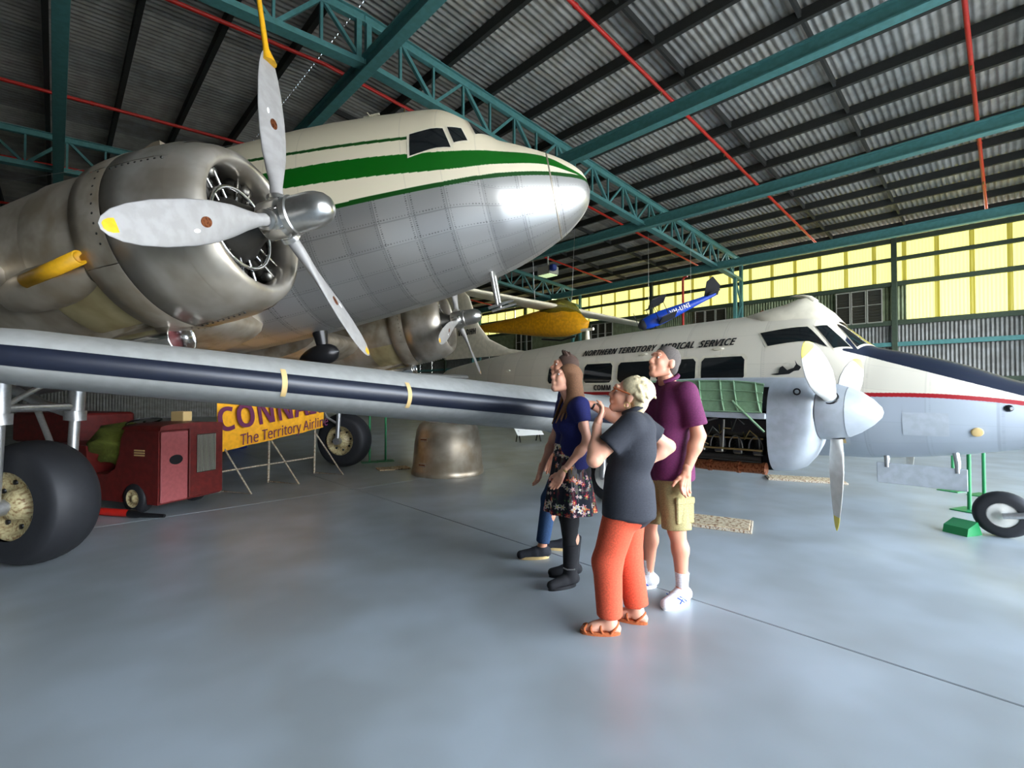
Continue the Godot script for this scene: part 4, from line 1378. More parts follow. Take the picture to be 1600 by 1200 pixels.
# ================================================================ aircraft hanging from the roof
func build_hanging_aircraft() -> void:
	var back := Vector3(-1, 0, 0)
	var Z := Vector3(0, 0, 1)
	var st: SurfaceTool
	var rings := []
	# yellow glider
	var g := base("glider", Vector3(1.4, 3.6, -15.0), -deg_to_rad(45))
	tag(g, "yellow glider with tinted canopy and long pale wing hanging from the roof", "glider")
	for q in [[1.25, 0.02, -0.02], [1.15, 0.16, -0.10], [0.85, 0.34, 0.0], [0.4, 0.46, 0.06], [-0.2, 0.47, 0.10], [-0.9, 0.40, 0.12], [-1.8, 0.28, 0.15], [-3.2, 0.16, 0.2], [-4.8, 0.09, 0.25]]:
		rings.append(circle(Vector3(q[0], q[2], 0), Vector3.UP, Z, maxf(q[1], 0.02), maxf(q[1] * 0.72, 0.02), 24))
	st = mb()
	loft(st, rings)
	put(st, "fuselage", M.glider_yellow, g)
	st = mb()
	rings = []
	for q in [[0.95, 0.05, 0.24], [0.7, 0.24, 0.36], [0.3, 0.36, 0.42], [-0.1, 0.38, 0.46], [-0.5, 0.26, 0.46], [-0.75, 0.06, 0.42]]: rings.append(circle(Vector3(q[0], q[2], 0), Vector3.UP, Z, q[1], q[1] * 0.75, 20))
	loft(st, rings)
	put(st, "canopy", M.canopy_tint, g)
	st = mb()
	loft(st, [airfoil(Vector3(0.05, 0.58, -6.2), 0.6, 0.08, back, Vector3.UP, 12), airfoil(Vector3(0.25, 0.56, 0), 1.0, 0.16, back, Vector3.UP, 12), airfoil(Vector3(0.05, 0.58, 5.6), 0.6, 0.08, back, Vector3.UP, 12)])
	put(st, "wing", M.cream_paint, g)
	st = mb()
	rings = []
	for q in [[-4.0, 0.3, 0.9, 0.05], [-4.3, 1.0, 0.6, 0.03]]: rings.append(airfoil(Vector3(q[0], q[1], 0), q[2], q[3], back, Z, 8, 0))
	loft(st, rings)
	put(st, "fin", M.glider_yellow, g)
	st = mb()
	tube(st, [Vector3(0.75, -0.42, 0), Vector3(0.2, -0.50, 0), Vector3(-0.6, -0.40, 0)], 0.03, 8)
	put(st, "landing_skid", M.engine_black, g)
	for s in [-0.9, 0.9]:
		st = mb()
		tube(st, [Vector3(-0.1, 0.62, s), Vector3(-0.1, 3.35, s * 1.2)], 0.008, 5)
		put(st, "cable", M.oleo, g)
	# small blue aeroplane
	var u := base("ultralight", Vector3(5.0, 4.0, -16.2))
	u.transform.basis = Basis(Vector3.UP, PI - 0.15) * Basis(Z, -0.40)
	tag(u, "small blue and black aeroplane hung nose down before the yellow sheets", "airplane")
	st = mb()
	rings = []
	for q in [[0.62, 0.05], [0.58, 0.15], [0.3, 0.20], [-0.1, 0.20], [-0.6, 0.16], [-1.3, 0.10], [-2.0, 0.05]]:
		var r := PackedVector3Array()
		for v in [Vector2(-1, -1), Vector2(0, -1.15), Vector2(1, -1), Vector2(1.05, 0), Vector2(1, 1), Vector2(0, 1.15), Vector2(-1, 1), Vector2(-1.05, 0)]: r.append(Vector3(q[0], v.y * q[1], v.x * q[1] * 0.8))
		rings.append(r)
	loft(st, rings)
	put(st, "fuselage", M.blue_paint, u)
	st = mb()
	lathe(st, [Vector2(0.19, 0.5), Vector2(0.20, 0.58), Vector2(0.13, 0.66), Vector2(0.04, 0.74), Vector2(0.001, 0.75)], Vector3.ZERO, Vector3(1, 0, 0), 20)
	put(st, "engine_cowl", M.dark_cloth, u)
	st = mb()
	bar(st, Vector3(0.72, -0.5, 0.1), Vector3(0.72, 0.5, -0.1), 0.05, 0.015)
	put(st, "propeller", M.engine_black, u)
	for w in [[0.25, 0.42, 1.0, "upper_wing"], [0.12, -0.20, 0.85, "lower_wing"]]:
		for s in [1.0, -1.0]:
			st = mb()
			loft(st, [airfoil(Vector3(w[0], w[1], 0.12 * s), 0.58, 0.05, back, Vector3.UP, 8), airfoil(Vector3(w[0] - 0.06, w[1] + 0.12, w[2] * s), 0.52, 0.04, back, Vector3.UP, 8)])
			put(st, w[3], M.dark_cloth, u)
	for s in [0.7, -0.7]:
		for x in [0.15, -0.2]:
			st = mb()
			tube(st, [Vector3(x, -0.14, s), Vector3(x, 0.5, s)], 0.012, 5)
			put(st, "strut", M.engine_black, u)
	st = mb()
	prism(st, PackedVector2Array([Vector2(-1.62, 0.06), Vector2(-1.9, 0.50), Vector2(-2.15, 0.58), Vector2(-2.25, 0.2), Vector2(-2.05, -0.06)]), 0.03)
	put(st, "fin", M.dark_cloth, u)
	st = mb()
	prism(st, PackedVector2Array([Vector2(-1.7, -0.5), Vector2(-1.7, 0.5), Vector2(-2.05, 0.45), Vector2(-2.05, -0.45)]), 0.03, Transform3D(Basis(Vector3(1, 0, 0), PI / 2), Vector3(0, 0.04, 0)))
	put(st, "tailplane", M.dark_cloth, u)
	for s in [0.2, -0.2]:
		st = mb()
		lathe(st, [Vector2(0.03, -0.035), Vector2(0.10, -0.03), Vector2(0.115, 0.0), Vector2(0.10, 0.03), Vector2(0.03, 0.035)], Vector3(0.28, -0.42, s), Z, 16)
		tube(st, [Vector3(0.28, -0.42, s), Vector3(0.2, -0.16, s * 0.5)], 0.015, 5)
		put(st, "wheel", M.engine_black, u)
	text("VH-UNI", 0.20, "registration", M.white, u, Transform3D(Basis(Vector3.UP, PI + 0.06), Vector3(-0.72, 0.0, -0.168)), 0.0, 1)
	text("VH-UNI", 0.20, "registration", M.white, u, Transform3D(Basis(Vector3.UP, -0.06), Vector3(-0.72, 0.0, 0.168)), 0.0, 1)
	for x in [0.3, -1.2]:
		st = mb()
		var a := u.transform.affine_inverse() * (u.transform * Vector3(x, 0.15, 0))
		var b := u.transform.affine_inverse() * ((u.transform * Vector3(x, 0.15, 0)) * Vector3(1, 0, 1) + Vector3(0, 6.9, 0))
		tube(st, [a, b], 0.008, 5)
		put(st, "cable", M.oleo, u)

# ================================================================ things standing on the floor
func build_ground_things() -> void:
	var Z := Vector3(0, 0, 1)
	var st: SurfaceTool
	# ---- red ground tractor
	var t := base("ground_tractor", Vector3(-4.24, 0, -5.74), -0.308)
	tag(t, "dark red airfield tractor with a pink end panel and green canvas on its seat", "tractor")
	var side := [Vector2(-0.02, 0.13), Vector2(-0.02, 1.02), Vector2(-0.10, 1.07), Vector2(-0.58, 1.05), Vector2(-0.66, 0.92), Vector2(-0.69, 0.72), Vector2(-0.76, 0.54), Vector2(-0.90, 0.46), Vector2(-1.25, 0.45), Vector2(-1.30, 0.80), Vector2(-1.92, 0.82), Vector2(-1.98, 0.13)]
	for cx in [-1.62, -0.42]:
		for k in 9:
			var a := PI - PI * k / 8.0
			side.append(Vector2(cx + 0.225 * cos(a), 0.13 + 0.235 * sin(a)))
	st = mb()
	prism(st, PackedVector2Array(side), 0.84, Transform3D(Basis(), Vector3(0, 0, -0.425)))
	put(st, "body", M.tug_red, t)
	st = mb()
	var rings := []
	for x in [0.03, -0.10, -0.35, -0.60, -0.63]:
		var r := PackedVector3Array()
		for j in 13:
			var a := PI * j / 12
			r.append(Vector3(x, 1.03 + (0.075 if x > -0.61 else 0.03) * pow(sin(a), 0.4), -0.425 + 0.44 * cos(a)))
		rings.append(r)
	loft(st, rings, true, true, false)
	put(st, "hood", M.tug_red, t)
	st = mb()
	box(st, Vector3(0.03, 0.86, 0.34), Transform3D(Basis(), Vector3(0.0, 0.58, -0.19)), 0.01)
	put(st, "end_panel", M.tug_pink, t)
	st = mb()
	loft(st, [circle(Vector3(0.012, 0.66, -0.20), Z, Vector3.UP, 0.085, 0.06, 20), circle(Vector3(0.020, 0.66, -0.20), Z, Vector3.UP, 0.085, 0.06, 20)])
	put(st, "panel_hole", M.engine_black, t)
	st = mb()
	box(st, Vector3(0.03, 0.90, 0.48), Transform3D(Basis(), Vector3(0.012, 0.60, -0.61)), 0.01)
	put(st, "grille_panel", M.tug_red, t)
	st = mb()
	box(st, Vector3(0.02, 0.50, 0.27), Transform3D(Basis(), Vector3(0.02, 0.70, -0.60)))
	put(st, "grille_recess", M.engine_dark, t)
	for k in 13:
		st = mb()
		tube(st, [Vector3(0.034, 0.46, -0.475 - k * 0.021), Vector3(0.034, 0.94, -0.475 - k * 0.021)], 0.005, 5)
		put(st, "grille_bar", M.louvre_frame, t)
	for k in 3:
		st = mb()
		box(st, Vector3(0.17, 0.016, 0.01), Transform3D(Basis(), Vector3(-0.33, 0.72 + k * 0.03, 0.0)))
		put(st, "side_louvre", M.tape, t)
	for w in [Vector3(-0.42, 0.19, -0.06), Vector3(-1.62, 0.19, -0.06), Vector3(-0.42, 0.19, -0.79), Vector3(-1.62, 0.19, -0.79)]:
		st = mb()
		lathe(st, [Vector2(0.11, -0.075), Vector2(0.17, -0.07), Vector2(0.19, -0.04), Vector2(0.19, 0.04), Vector2(0.17, 0.07), Vector2(0.11, 0.075)], w, Z, 28)
		put(st, "tyre", M.tyre, t)
		for s in [1.0, -1.0]:
			st = mb()
			lathe(st, [Vector2(0.115, 0.07 * s), Vector2(0.10, 0.06 * s), Vector2(0.05, 0.05 * s), Vector2(0.04, 0.075 * s), Vector2(0.001, 0.08 * s)], w, Z, 24)
			put(st, "wheel_rim", M.wheel_cream, t)
	st = mb()
	rng.seed = 9
	rings = []
	for q in [[-0.70, 0.72, 0.10], [-0.78, 0.86, 0.30], [-0.95, 0.92, 0.38], [-1.15, 0.98, 0.36], [-1.35, 0.95, 0.34], [-1.52, 0.84, 0.12]]:
		var r := PackedVector3Array()
		for j in 18:
			var a := TAU * j / 18
			var w := 1.0 + 0.18 * sin(j * 2.7 + q[0] * 9.0)
			r.append(Vector3(q[0] + 0.03 * sin(j * 1.9), q[1] - 0.12 + (0.22 if sin(a) > 0 else 0.34) * sin(a) * w, -0.42 + q[2] * cos(a) * w * 1.05))
		rings.append(r)
	loft(st, rings)
	var cv := put(st, "canvas_cover", M.canvas_green, t)
	cv.set_meta("label", "crumpled green canvas over the seat")
	st = mb()
	var ring := []
	for k in 25: ring.append(Vector3(-0.86, 1.10, -0.42) + Vector3(0.16 * cos(TAU * k / 24), 0.05 * cos(TAU * k / 24), 0.2 * sin(TAU * k / 24)))
	tube(st, ring, 0.012, 6, false)
	tube(st, [Vector3(-0.86, 1.10, -0.42), Vector3(-0.68, 0.8, -0.42)], 0.014, 6)
	put(st, "steering_wheel", M.engine_black, t)
	# card box on the hood
	var cb := base("card_box", t.transform * Vector3(-0.42, 1.105, -0.6), -0.2)
	st = mb()
	box(st, Vector3(0.2, 0.13, 0.14), Transform3D(Basis(), Vector3(0, 0.065, 0)), 0.006)
	put(st, "carton", M.tape, cb)
	tag(cb, "small pale card box on the tractor's hood", "box")
	# tow bar on the floor
	var tb := base("tow_bar", on_floor(178, 806))
	tb.rotation.y = -0.2
	tag(tb, "red tow bar with black end lying beside the tractor wheel", "tow bar")
	st = mb()
	tube(st, [Vector3(-0.45, 0.06, 0.02), Vector3(0.26, 0.05, 0)], 0.045, 12)
	put(st, "tube", M.red_pipe, tb)
	st = mb()
	tube(st, [Vector3(0.26, 0.05, 0), Vector3(0.36, 0.045, 0), Vector3(0.42, 0.04, 0), Vector3(0.70, 0.03, -0.05)], [0.05, 0.045, 0.03, 0.02], 10)
	put(st, "coupling", M.engine_black, tb)
	# red cart behind the tractor
	var rc := base("luggage_cart", at_depth(118, 690, 7.6) * Vector3(1, 0, 1), -0.3)
	st = mb()
	box(st, Vector3(1.5, 0.45, 0.8), Transform3D(Basis(), Vector3(0, 0.95, 0)), 0.03)
	put(st, "box_body", M.tug_red, rc)
	for x in [-0.55, 0.55]:
		st = mb()
		bar(st, Vector3(x, 0.0, 0.3), Vector3(x, 0.75, 0.3), 0.06, 0.06)
		bar(st, Vector3(x, 0.0, -0.3), Vector3(x, 0.75, -0.3), 0.06, 0.06)
		put(st, "leg", M.engine_dark, rc)
	tag(rc, "faded red box on legs in the dark behind the tractor", "cart")
	# ---- banner on its stand
	var ba := base("banner", Vector3(-4.34, 0, -7.0))
	var dir := Vector3(0.84, 0.23, -1.8).normalized()
	var flat := Vector3(dir.x, 0, dir.z).normalized()
	ba.rotation.y = atan2(-flat.z, flat.x)
	tag(ba, "yellow airline banner with purple lettering strung on a rusty frame", "banner")
	st = mb()
	var rows := []
	for i in 13:
		var r := PackedVector3Array()
		for j in 25:
			var x := j / 24.0
			var y := i / 12.0
			r.append(Vector3(x * 2.02, 0.60 + 0.89 * y + 0.24 * x - 0.05 * sin(PI * x) * y, 0.02 * sin(x * 19.0 + y * 2.0) + 0.012 * sin(x * 43.0)))
		rows.append(r)
	loft(st, rows, false, false, false)
	put(st, "cloth", M.banner, ba)
	var tilt := Basis(Z, 0.118)
	text("CONNAIR", 0.50, "lettering", M.banner_ink, ba, Transform3D(tilt, Vector3(1.03, 1.19, 0.045)), -0.05, 1, 0.92)
	text("The Territory Airline", 0.23, "lettering", M.banner_ink, ba, Transform3D(tilt, Vector3(1.22, 0.86, 0.045)), 0.12, 0, 0.85)
	for x in [0.12, 0.95, 1.9]:
		st = mb()
		tube(st, [Vector3(x, 0, -0.1), Vector3(x, 1.5 + 0.24 * x / 2.0, -0.06)], 0.018, 8)
		put(st, "post", M.rusty_white, ba)
		st = mb()
		tube(st, [Vector3(x, 0.02, -0.1), Vector3(x + 0.05, 0.02, 0.55), Vector3(x, 0.75, -0.08)], 0.014, 8)
		put(st, "foot", M.rusty_white, ba)
	st = mb()
	tube(st, [Vector3(0.1, 0.3, -0.1), Vector3(1.9, 0.3, -0.1)], 0.014, 8)
	tube(st, [Vector3(0.1, 1.5, -0.05), Vector3(1.95, 1.73, -0.05)], 0.014, 8)
	put(st, "rail", M.rusty_white, ba)
	# ---- engine cowling stood on the floor
	var co := base("engine_cowling", on_floor(700, 738))
	tag(co, "silver engine cowling standing on the floor with two latches down its seam", "cowling")
	for h in 2:
		st = mb()
		var a0 := 0.06 + PI * h
		lathe(st, [Vector2(0.655, 0.0), Vector2(0.665, 0.02), Vector2(0.655, 0.12), Vector2(0.645, 0.125), Vector2(0.61, 0.55), Vector2(0.57, 0.80), Vector2(0.52, 0.90), Vector2(0.44, 0.96), Vector2(0.40, 0.95), Vector2(0.50, 0.84), Vector2(0.58, 0.5), Vector2(0.63, 0.0)], Vector3.ZERO, Vector3.UP, 36, a0 + 0.004, a0 + PI - 0.004)
		put(st, "shell", M.alu_dull, co)
	var sd := frame_of(Vector3.UP)
	for y in [0.22, 0.66]:
		st = mb()
		var rr := 0.64 if y < 0.4 else 0.60
		var c: Vector3 = (sd[0] * cos(0.06 + PI) + sd[1] * sin(0.06 + PI)) * (rr + 0.01)
		var tang := Vector3.UP.cross(c).normalized()
		box(st, Vector3(0.16, 0.07, 0.012), Transform3D(Basis(tang, Vector3.UP, tang.cross(Vector3.UP)), c + Vector3.UP * y), 0.004)
		put(st, "latch_plate", M.alu, co)
		st = mb()
		tube(st, [c + Vector3.UP * y - tang * 0.07 + c.normalized() * 0.015, c + Vector3.UP * y + tang * 0.07 + c.normalized() * 0.015], 0.010, 6)
		put(st, "latch", M.copper, co)
	co.rotation.y = PI / 2 + 0.9
	# ---- plywood, trays, stanchions
	var pl := base("plywood_offcut", on_floor(615, 732), 0.5)
	st = mb()
	box(st, Vector3(0.6, 0.02, 0.35), Transform3D(Basis(), Vector3(0, 0.01, 0)), 0.003)
	put(st, "board", M.plywood, pl)
	tag(pl, "small plywood offcut lying beside the silver cowling", "board")
	for q in [[1102, 816, 0.95, 0.50, 0.55, "drip tray of sand behind the man in shorts"], [1256, 750, 1.15, 0.42, 0.42, "drip tray of sand under the light twin's nose cowl"]]:
		var tr := base("drip_tray", on_floor(q[0], q[1]), q[4] * -0.9)
		st = mb()
		box(st, Vector3(q[2], 0.03, q[3]), Transform3D(Basis(), Vector3(0, 0.015, 0)), 0.006)
		put(st, "tray", M.rusty_white, tr)
		st = mb()
		box(st, Vector3(q[2] - 0.05, 0.012, q[3] - 0.05), Transform3D(Basis(), Vector3(0, 0.032, 0)), 0.004)
		put(st, "sand", M.plywood, tr)
		tag(tr, "flat pale " + q[5], "tray", "drip trays")
	for q in [[578, 722, 1.0, "second from the silver cowling"], [603, 720, 1.0, "nearest the silver cowling"], [1535, 774, 0.95, "behind the hanging belly door's front end"], [1512, 797, 0.95, "in front of the light twin's belly door"], [1487, 766, 0.9, "hidden above by the belly door"]]:
		var s := base("stanchion", on_floor(q[0], q[1]), 0.4)
		st = mb()
		tube(st, [Vector3(0, 0.012, 0), Vector3(0, q[2], 0)], 0.022, 10)
		tube(st, [Vector3(0, q[2], 0), Vector3(0, q[2] + 0.04, 0)], [0.03, 0.018], 10)
		put(st, "post", M.green_post, s)
		st = mb()
		box(st, Vector3(0.34, 0.014, 0.26), Transform3D(Basis(), Vector3(0, 0.007, 0)), 0.003)
		put(st, "base_plate", M.green_post, s)
		tag(s, "green steel stanchion on a flat plate, " + q[3], "stanchion", "green stanchions")
	var ch := base("wheel_chock", on_floor(1500, 832), 0.3)
	st = mb()
	prism(st, PackedVector2Array([Vector2(-0.12, 0), Vector2(0.12, 0), Vector2(0.05, 0.14), Vector2(-0.10, 0.08)]), 0.22)
	put(st, "wedge", M.green_post, ch)
	tag(ch, "green chock against the light twin's nose wheel", "chock")
	# odds and ends far under the wing
	var bg := base("storage_tub", on_floor(690, 683), 0.3)
	st = mb()
	box(st, Vector3(0.8, 0.3, 0.5), Transform3D(Basis(), Vector3(0, 0.15, 0)), 0.04)
	put(st, "tub", M.blue_plastic, bg)
	st = mb()
	box(st, Vector3(0.4, 0.2, 0.4), Transform3D(Basis(Z, 0.2), Vector3(-0.1, 0.40, 0)), 0.08)
	put(st, "rag", M.lime, bg)
	tag(bg, "blue tub with a lime green rag far behind the cowling", "tub")
	var dr := base("drum", on_floor(368, 700), 0.0)
	st = mb()
	lathe(st, [Vector2(0.001, 0.0), Vector2(0.29, 0.0), Vector2(0.29, 0.29), Vector2(0.30, 0.30), Vector2(0.29, 0.31), Vector2(0.29, 0.6), Vector2(0.30, 0.61), Vector2(0.29, 0.62), Vector2(0.29, 0.88), Vector2(0.27, 0.88), Vector2(0.001, 0.87)], Vector3.ZERO, Vector3.UP, 28)
	put(st, "barrel", M.blue_plastic, dr)
	tag(dr, "blue drum standing behind the yellow banner", "drum")
	var db := base("display_board", on_floor(826, 690), 0.5)
	st = mb()
	box(st, Vector3(0.9, 0.02, 0.35), Transform3D(Basis(Vector3(1, 0, 0), 0.7), Vector3(0, 0.32, 0)), 0.004)
	put(st, "board", M.white, db)
	for x in [-0.35, 0.35]:
		st = mb()
		tube(st, [Vector3(x, 0, 0.12), Vector3(x, 0.32, 0)], 0.02, 6)
		tube(st, [Vector3(x, 0, -0.15), Vector3(x, 0.35, -0.02)], 0.02, 6)
		put(st, "leg", M.engine_dark, db)
	tag(db, "low white sloping display board on dark legs beyond the wing", "board")

# ================================================================ people
# bones: [a, b, radius a, radius b, flat end at b, flat end at a]  or  ["e", centre, radii, basis, cut point, cut normal]
func sdf(st: SurfaceTool, bones: Array, cell: float, k: float) -> void:
	var lo := Vector3.ONE * 1e6
	var hi := -lo
	var boxes := []
	for b in bones:
		var l: Vector3
		var h: Vector3
		if b[0] is String:
			var r: float = maxf(b[2].x, maxf(b[2].y, b[2].z))
			l = b[1] - Vector3.ONE * r; h = b[1] + Vector3.ONE * r
		else:
			l = (b[0] - Vector3.ONE * b[2]).min(b[1] - Vector3.ONE * b[3]); h = (b[0] + Vector3.ONE * b[2]).max(b[1] + Vector3.ONE * b[3])
		l -= Vector3.ONE * (k + 2.5 * cell); h += Vector3.ONE * (k + 2.5 * cell)
		boxes.append([l, h])
		lo = lo.min(l); hi = hi.max(h)
	var nx := int((hi.x - lo.x) / cell) + 2
	var ny := int((hi.y - lo.y) / cell) + 2
	var nz := int((hi.z - lo.z) / cell) + 2
	var f := PackedFloat32Array()
	f.resize(nx * ny * nz)
	f.fill(9.0)
	var sy := nx
	var sz := nx * ny
	for bi in bones.size():
		var b: Array = bones[bi]
		var i0: Vector3 = ((boxes[bi][0] - lo) / cell).floor().max(Vector3.ZERO)
		var i1: Vector3 = ((boxes[bi][1] - lo) / cell).ceil().min(Vector3(nx - 1, ny - 1, nz - 1))
		var ell: bool = b[0] is String
		var a: Vector3 = b[1] if ell else b[0]
		var ab: Vector3 = Vector3.ZERO if ell else b[1] - b[0]
		var l2 := maxf(ab.length_squared(), 1e-9)
		var dn := ab.normalized()
		var inv: Basis = (b[3] as Basis).transposed() if ell else Basis()
		var rr: Vector3 = b[2] if ell else Vector3.ONE
		var rmin := minf(rr.x, minf(rr.y, rr.z))
		var fe: bool = not ell and b.size() > 4 and b[4]
		var fs: bool = not ell and b.size() > 5 and b[5]
		var cut: bool = ell and b.size() > 4
		for z in range(int(i0.z), int(i1.z) + 1):
			for y in range(int(i0.y), int(i1.y) + 1):
				var at := z * sz + y * sy
				for x in range(int(i0.x), int(i1.x) + 1):
					var p := lo + Vector3(x, y, z) * cell
					var d: float
					if ell:
						var q := inv * (p - a) / rr
						var ql := q.length()
						d = ql * (ql - 1.0) / maxf((q / rr).length(), 1e-5)
						if cut: d = maxf(d, (p - b[4]).dot(b[5]))
					else:
						var t := clampf((p - a).dot(ab) / l2, 0.0, 1.0)
						d = (p - a - ab * t).length() - lerpf(b[2], b[3], t)
						if fe: d = maxf(d, (p - b[1]).dot(dn))
						if fs: d = maxf(d, (a - p).dot(dn))
					var e := f[at + x]
					if d < e + k:
						var h := maxf(k - absf(d - e), 0.0) / k
						f[at + x] = minf(d, e) - h * h * k * 0.25
	# surface nets
	var idx := PackedInt32Array()
	idx.resize(nx * ny * nz)
	idx.fill(-1)
	var vs := PackedVector3Array()
	var off := [0, 1, sy, sy + 1, sz, sz + 1, sz + sy, sz + sy + 1]
	var edges := [[0, 1], [2, 3], [4, 5], [6, 7], [0, 2], [1, 3], [4, 6], [5, 7], [0, 4], [1, 5], [2, 6], [3, 7]]
	var band := cell * 2.2
	var cells := PackedInt32Array()
	for z in nz - 1:
		for y in ny - 1:
			var at := z * sz + y * sy
			for x in nx - 1:
				if absf(f[at + x]) > band: continue
				var c := at + x
				var m := 0
				for q in 8:
					if f[c + off[q]] < 0: m |= 1 << q
				if m == 0 or m == 255: continue
				var s := Vector3.ZERO
				var n := 0
				for e in edges:
					var u: int = e[0]
					var v: int = e[1]
					if ((m >> u) & 1) == ((m >> v) & 1): continue
					var fu := f[c + off[u]]
					var t := fu / (fu - f[c + off[v]])
					s += Vector3(u & 1, (u >> 1) & 1, u >> 2).lerp(Vector3(v & 1, (v >> 1) & 1, v >> 2), t)
					n += 1
				idx[c] = vs.size()
				cells.append(c)
				vs.append(lo + (Vector3(x, y, z) + s / n) * cell)
	st.set_smooth_group(0)
	for c in cells:
		for ax in [[1, sy, sz], [sy, sz, 1], [sz, 1, sy]]:
			var f0 := f[c]
			var f1 := f[c + ax[0]]
			if (f0 < 0) == (f1 < 0): continue
			var a := idx[c]
			var b := idx[c - ax[1]] if c >= ax[1] else -1
			var d := idx[c - ax[2]] if c >= ax[2] else -1
			var e := idx[c - ax[1] - ax[2]] if c >= ax[1] + ax[2] else -1
			if b < 0 or d < 0 or e < 0: continue
			if f0 < 0: quad(st, vs[a], vs[d], vs[e], vs[b])
			else: quad(st, vs[a], vs[b], vs[e], vs[d])

func hand_bones(w: Vector3, d: Vector3, n: Vector3, thumb: float, curl: float, s := 1.0) -> Array:
	d = d.normalized()
	n = n.slide(d).normalized()
	var l := d.cross(n)
	var out := [[w - d * 0.03, w + d * 0.02, 0.027 * s, 0.026 * s]]
	var spread := [-0.030, -0.010, 0.011, 0.030]
	var long := [0.072, 0.082, 0.076, 0.060]
	for i in 4:
		var o: float = spread[i] * thumb * -1.0
		var k: Vector3 = w + d * (0.088 - 0.006 * absf(i - 1.2)) * s + l * o * s
		out.append([w + d * 0.01 + l * o * 0.6 * s, k, 0.0165 * s, 0.0125 * s])
		var dir := d.rotated(l, -curl * 0.5)
		var p := k
		for q in 3:
			var e: Vector3 = p + dir * long[i] * [0.45, 0.32, 0.23][q] * s
			out.append([p, e, (0.0100 - 0.0010 * q) * s, (0.0093 - 0.0012 * q) * s])
			p = e
			dir = dir.rotated(l, -curl)
	var tb := w + d * 0.025 * s + l * 0.026 * thumb * s
	var td := (d * 0.75 + l * thumb * 0.6 + n * 0.35).normalized()
	out.append([w + d * 0.01, tb + td * 0.03 * s, 0.018 * s, 0.013 * s])
	out.append([tb + td * 0.03 * s, tb + td * 0.062 * s + d * 0.006, 0.0118 * s, 0.0105 * s])
	out.append([tb + td * 0.062 * s + d * 0.006, tb + td * 0.078 * s + d * 0.022, 0.0105 * s, 0.0085 * s])
	return out

func head_bones(c: Vector3, b: Basis, s: float, woman: bool) -> Array:
	var P := func(x: float, y: float, z: float) -> Vector3: return c + b * (Vector3(x, y, z) * s)
	var jaw := 0.9 if woman else 1.0
	return [
		["e", P.call(-0.018, 0.032, 0), Vector3(0.098, 0.092, 0.076) * s, b],
		["e", P.call(0.028, -0.025, 0), Vector3(0.066, 0.088, 0.060) * s, b],
		[P.call(-0.015, -0.070, 0.050 * jaw), P.call(0.062, -0.106, 0.012), 0.022 * s, 0.022 * s],
		[P.call(-0.015, -0.070, -0.050 * jaw), P.call(0.062, -0.106, -0.012), 0.022 * s, 0.022 * s],
		[P.call(0.068, -0.100, 0), P.call(0.078, -0.102, 0), 0.018 * s * jaw, 0.016 * s * jaw],
		[P.call(0.090, 0.018, 0), P.call(0.112, -0.026, 0), 0.008 * s, 0.0115 * s],
		[P.call(0.100, -0.032, 0.011), P.call(0.100, -0.032, -0.011), 0.008 * s, 0.008 * s],
		[P.call(0.084, 0.036, 0.034), P.call(0.090, 0.036, -0.0), 0.011 * s, 0.011 * s],
		[P.call(0.084, 0.036, -0.034), P.call(0.090, 0.036, 0.0), 0.011 * s, 0.011 * s],
		[P.call(0.088, -0.060, 0.016), P.call(0.093, -0.058, 0.0), 0.0075 * s, 0.009 * s],
		[P.call(0.088, -0.060, -0.016), P.call(0.093, -0.058, 0.0), 0.0075 * s, 0.009 * s],
		[P.call(0.086, -0.072, 0.012), P.call(0.086, -0.072, -0.012), 0.009 * s, 0.009 * s],
		["e", P.call(0.062, -0.022, 0.034), Vector3(0.022, 0.024, 0.020) * s, b],
		["e", P.call(0.062, -0.022, -0.034), Vector3(0.022, 0.024, 0.020) * s, b],
		["e", P.call(-0.016, -0.012, 0.077), Vector3(0.020, 0.031, 0.010) * s, b.rotated(b.y, 0.25)],
		["e", P.call(-0.016, -0.012, -0.077), Vector3(0.020, 0.031, 0.010) * s, b.rotated(b.y, -0.25)]]

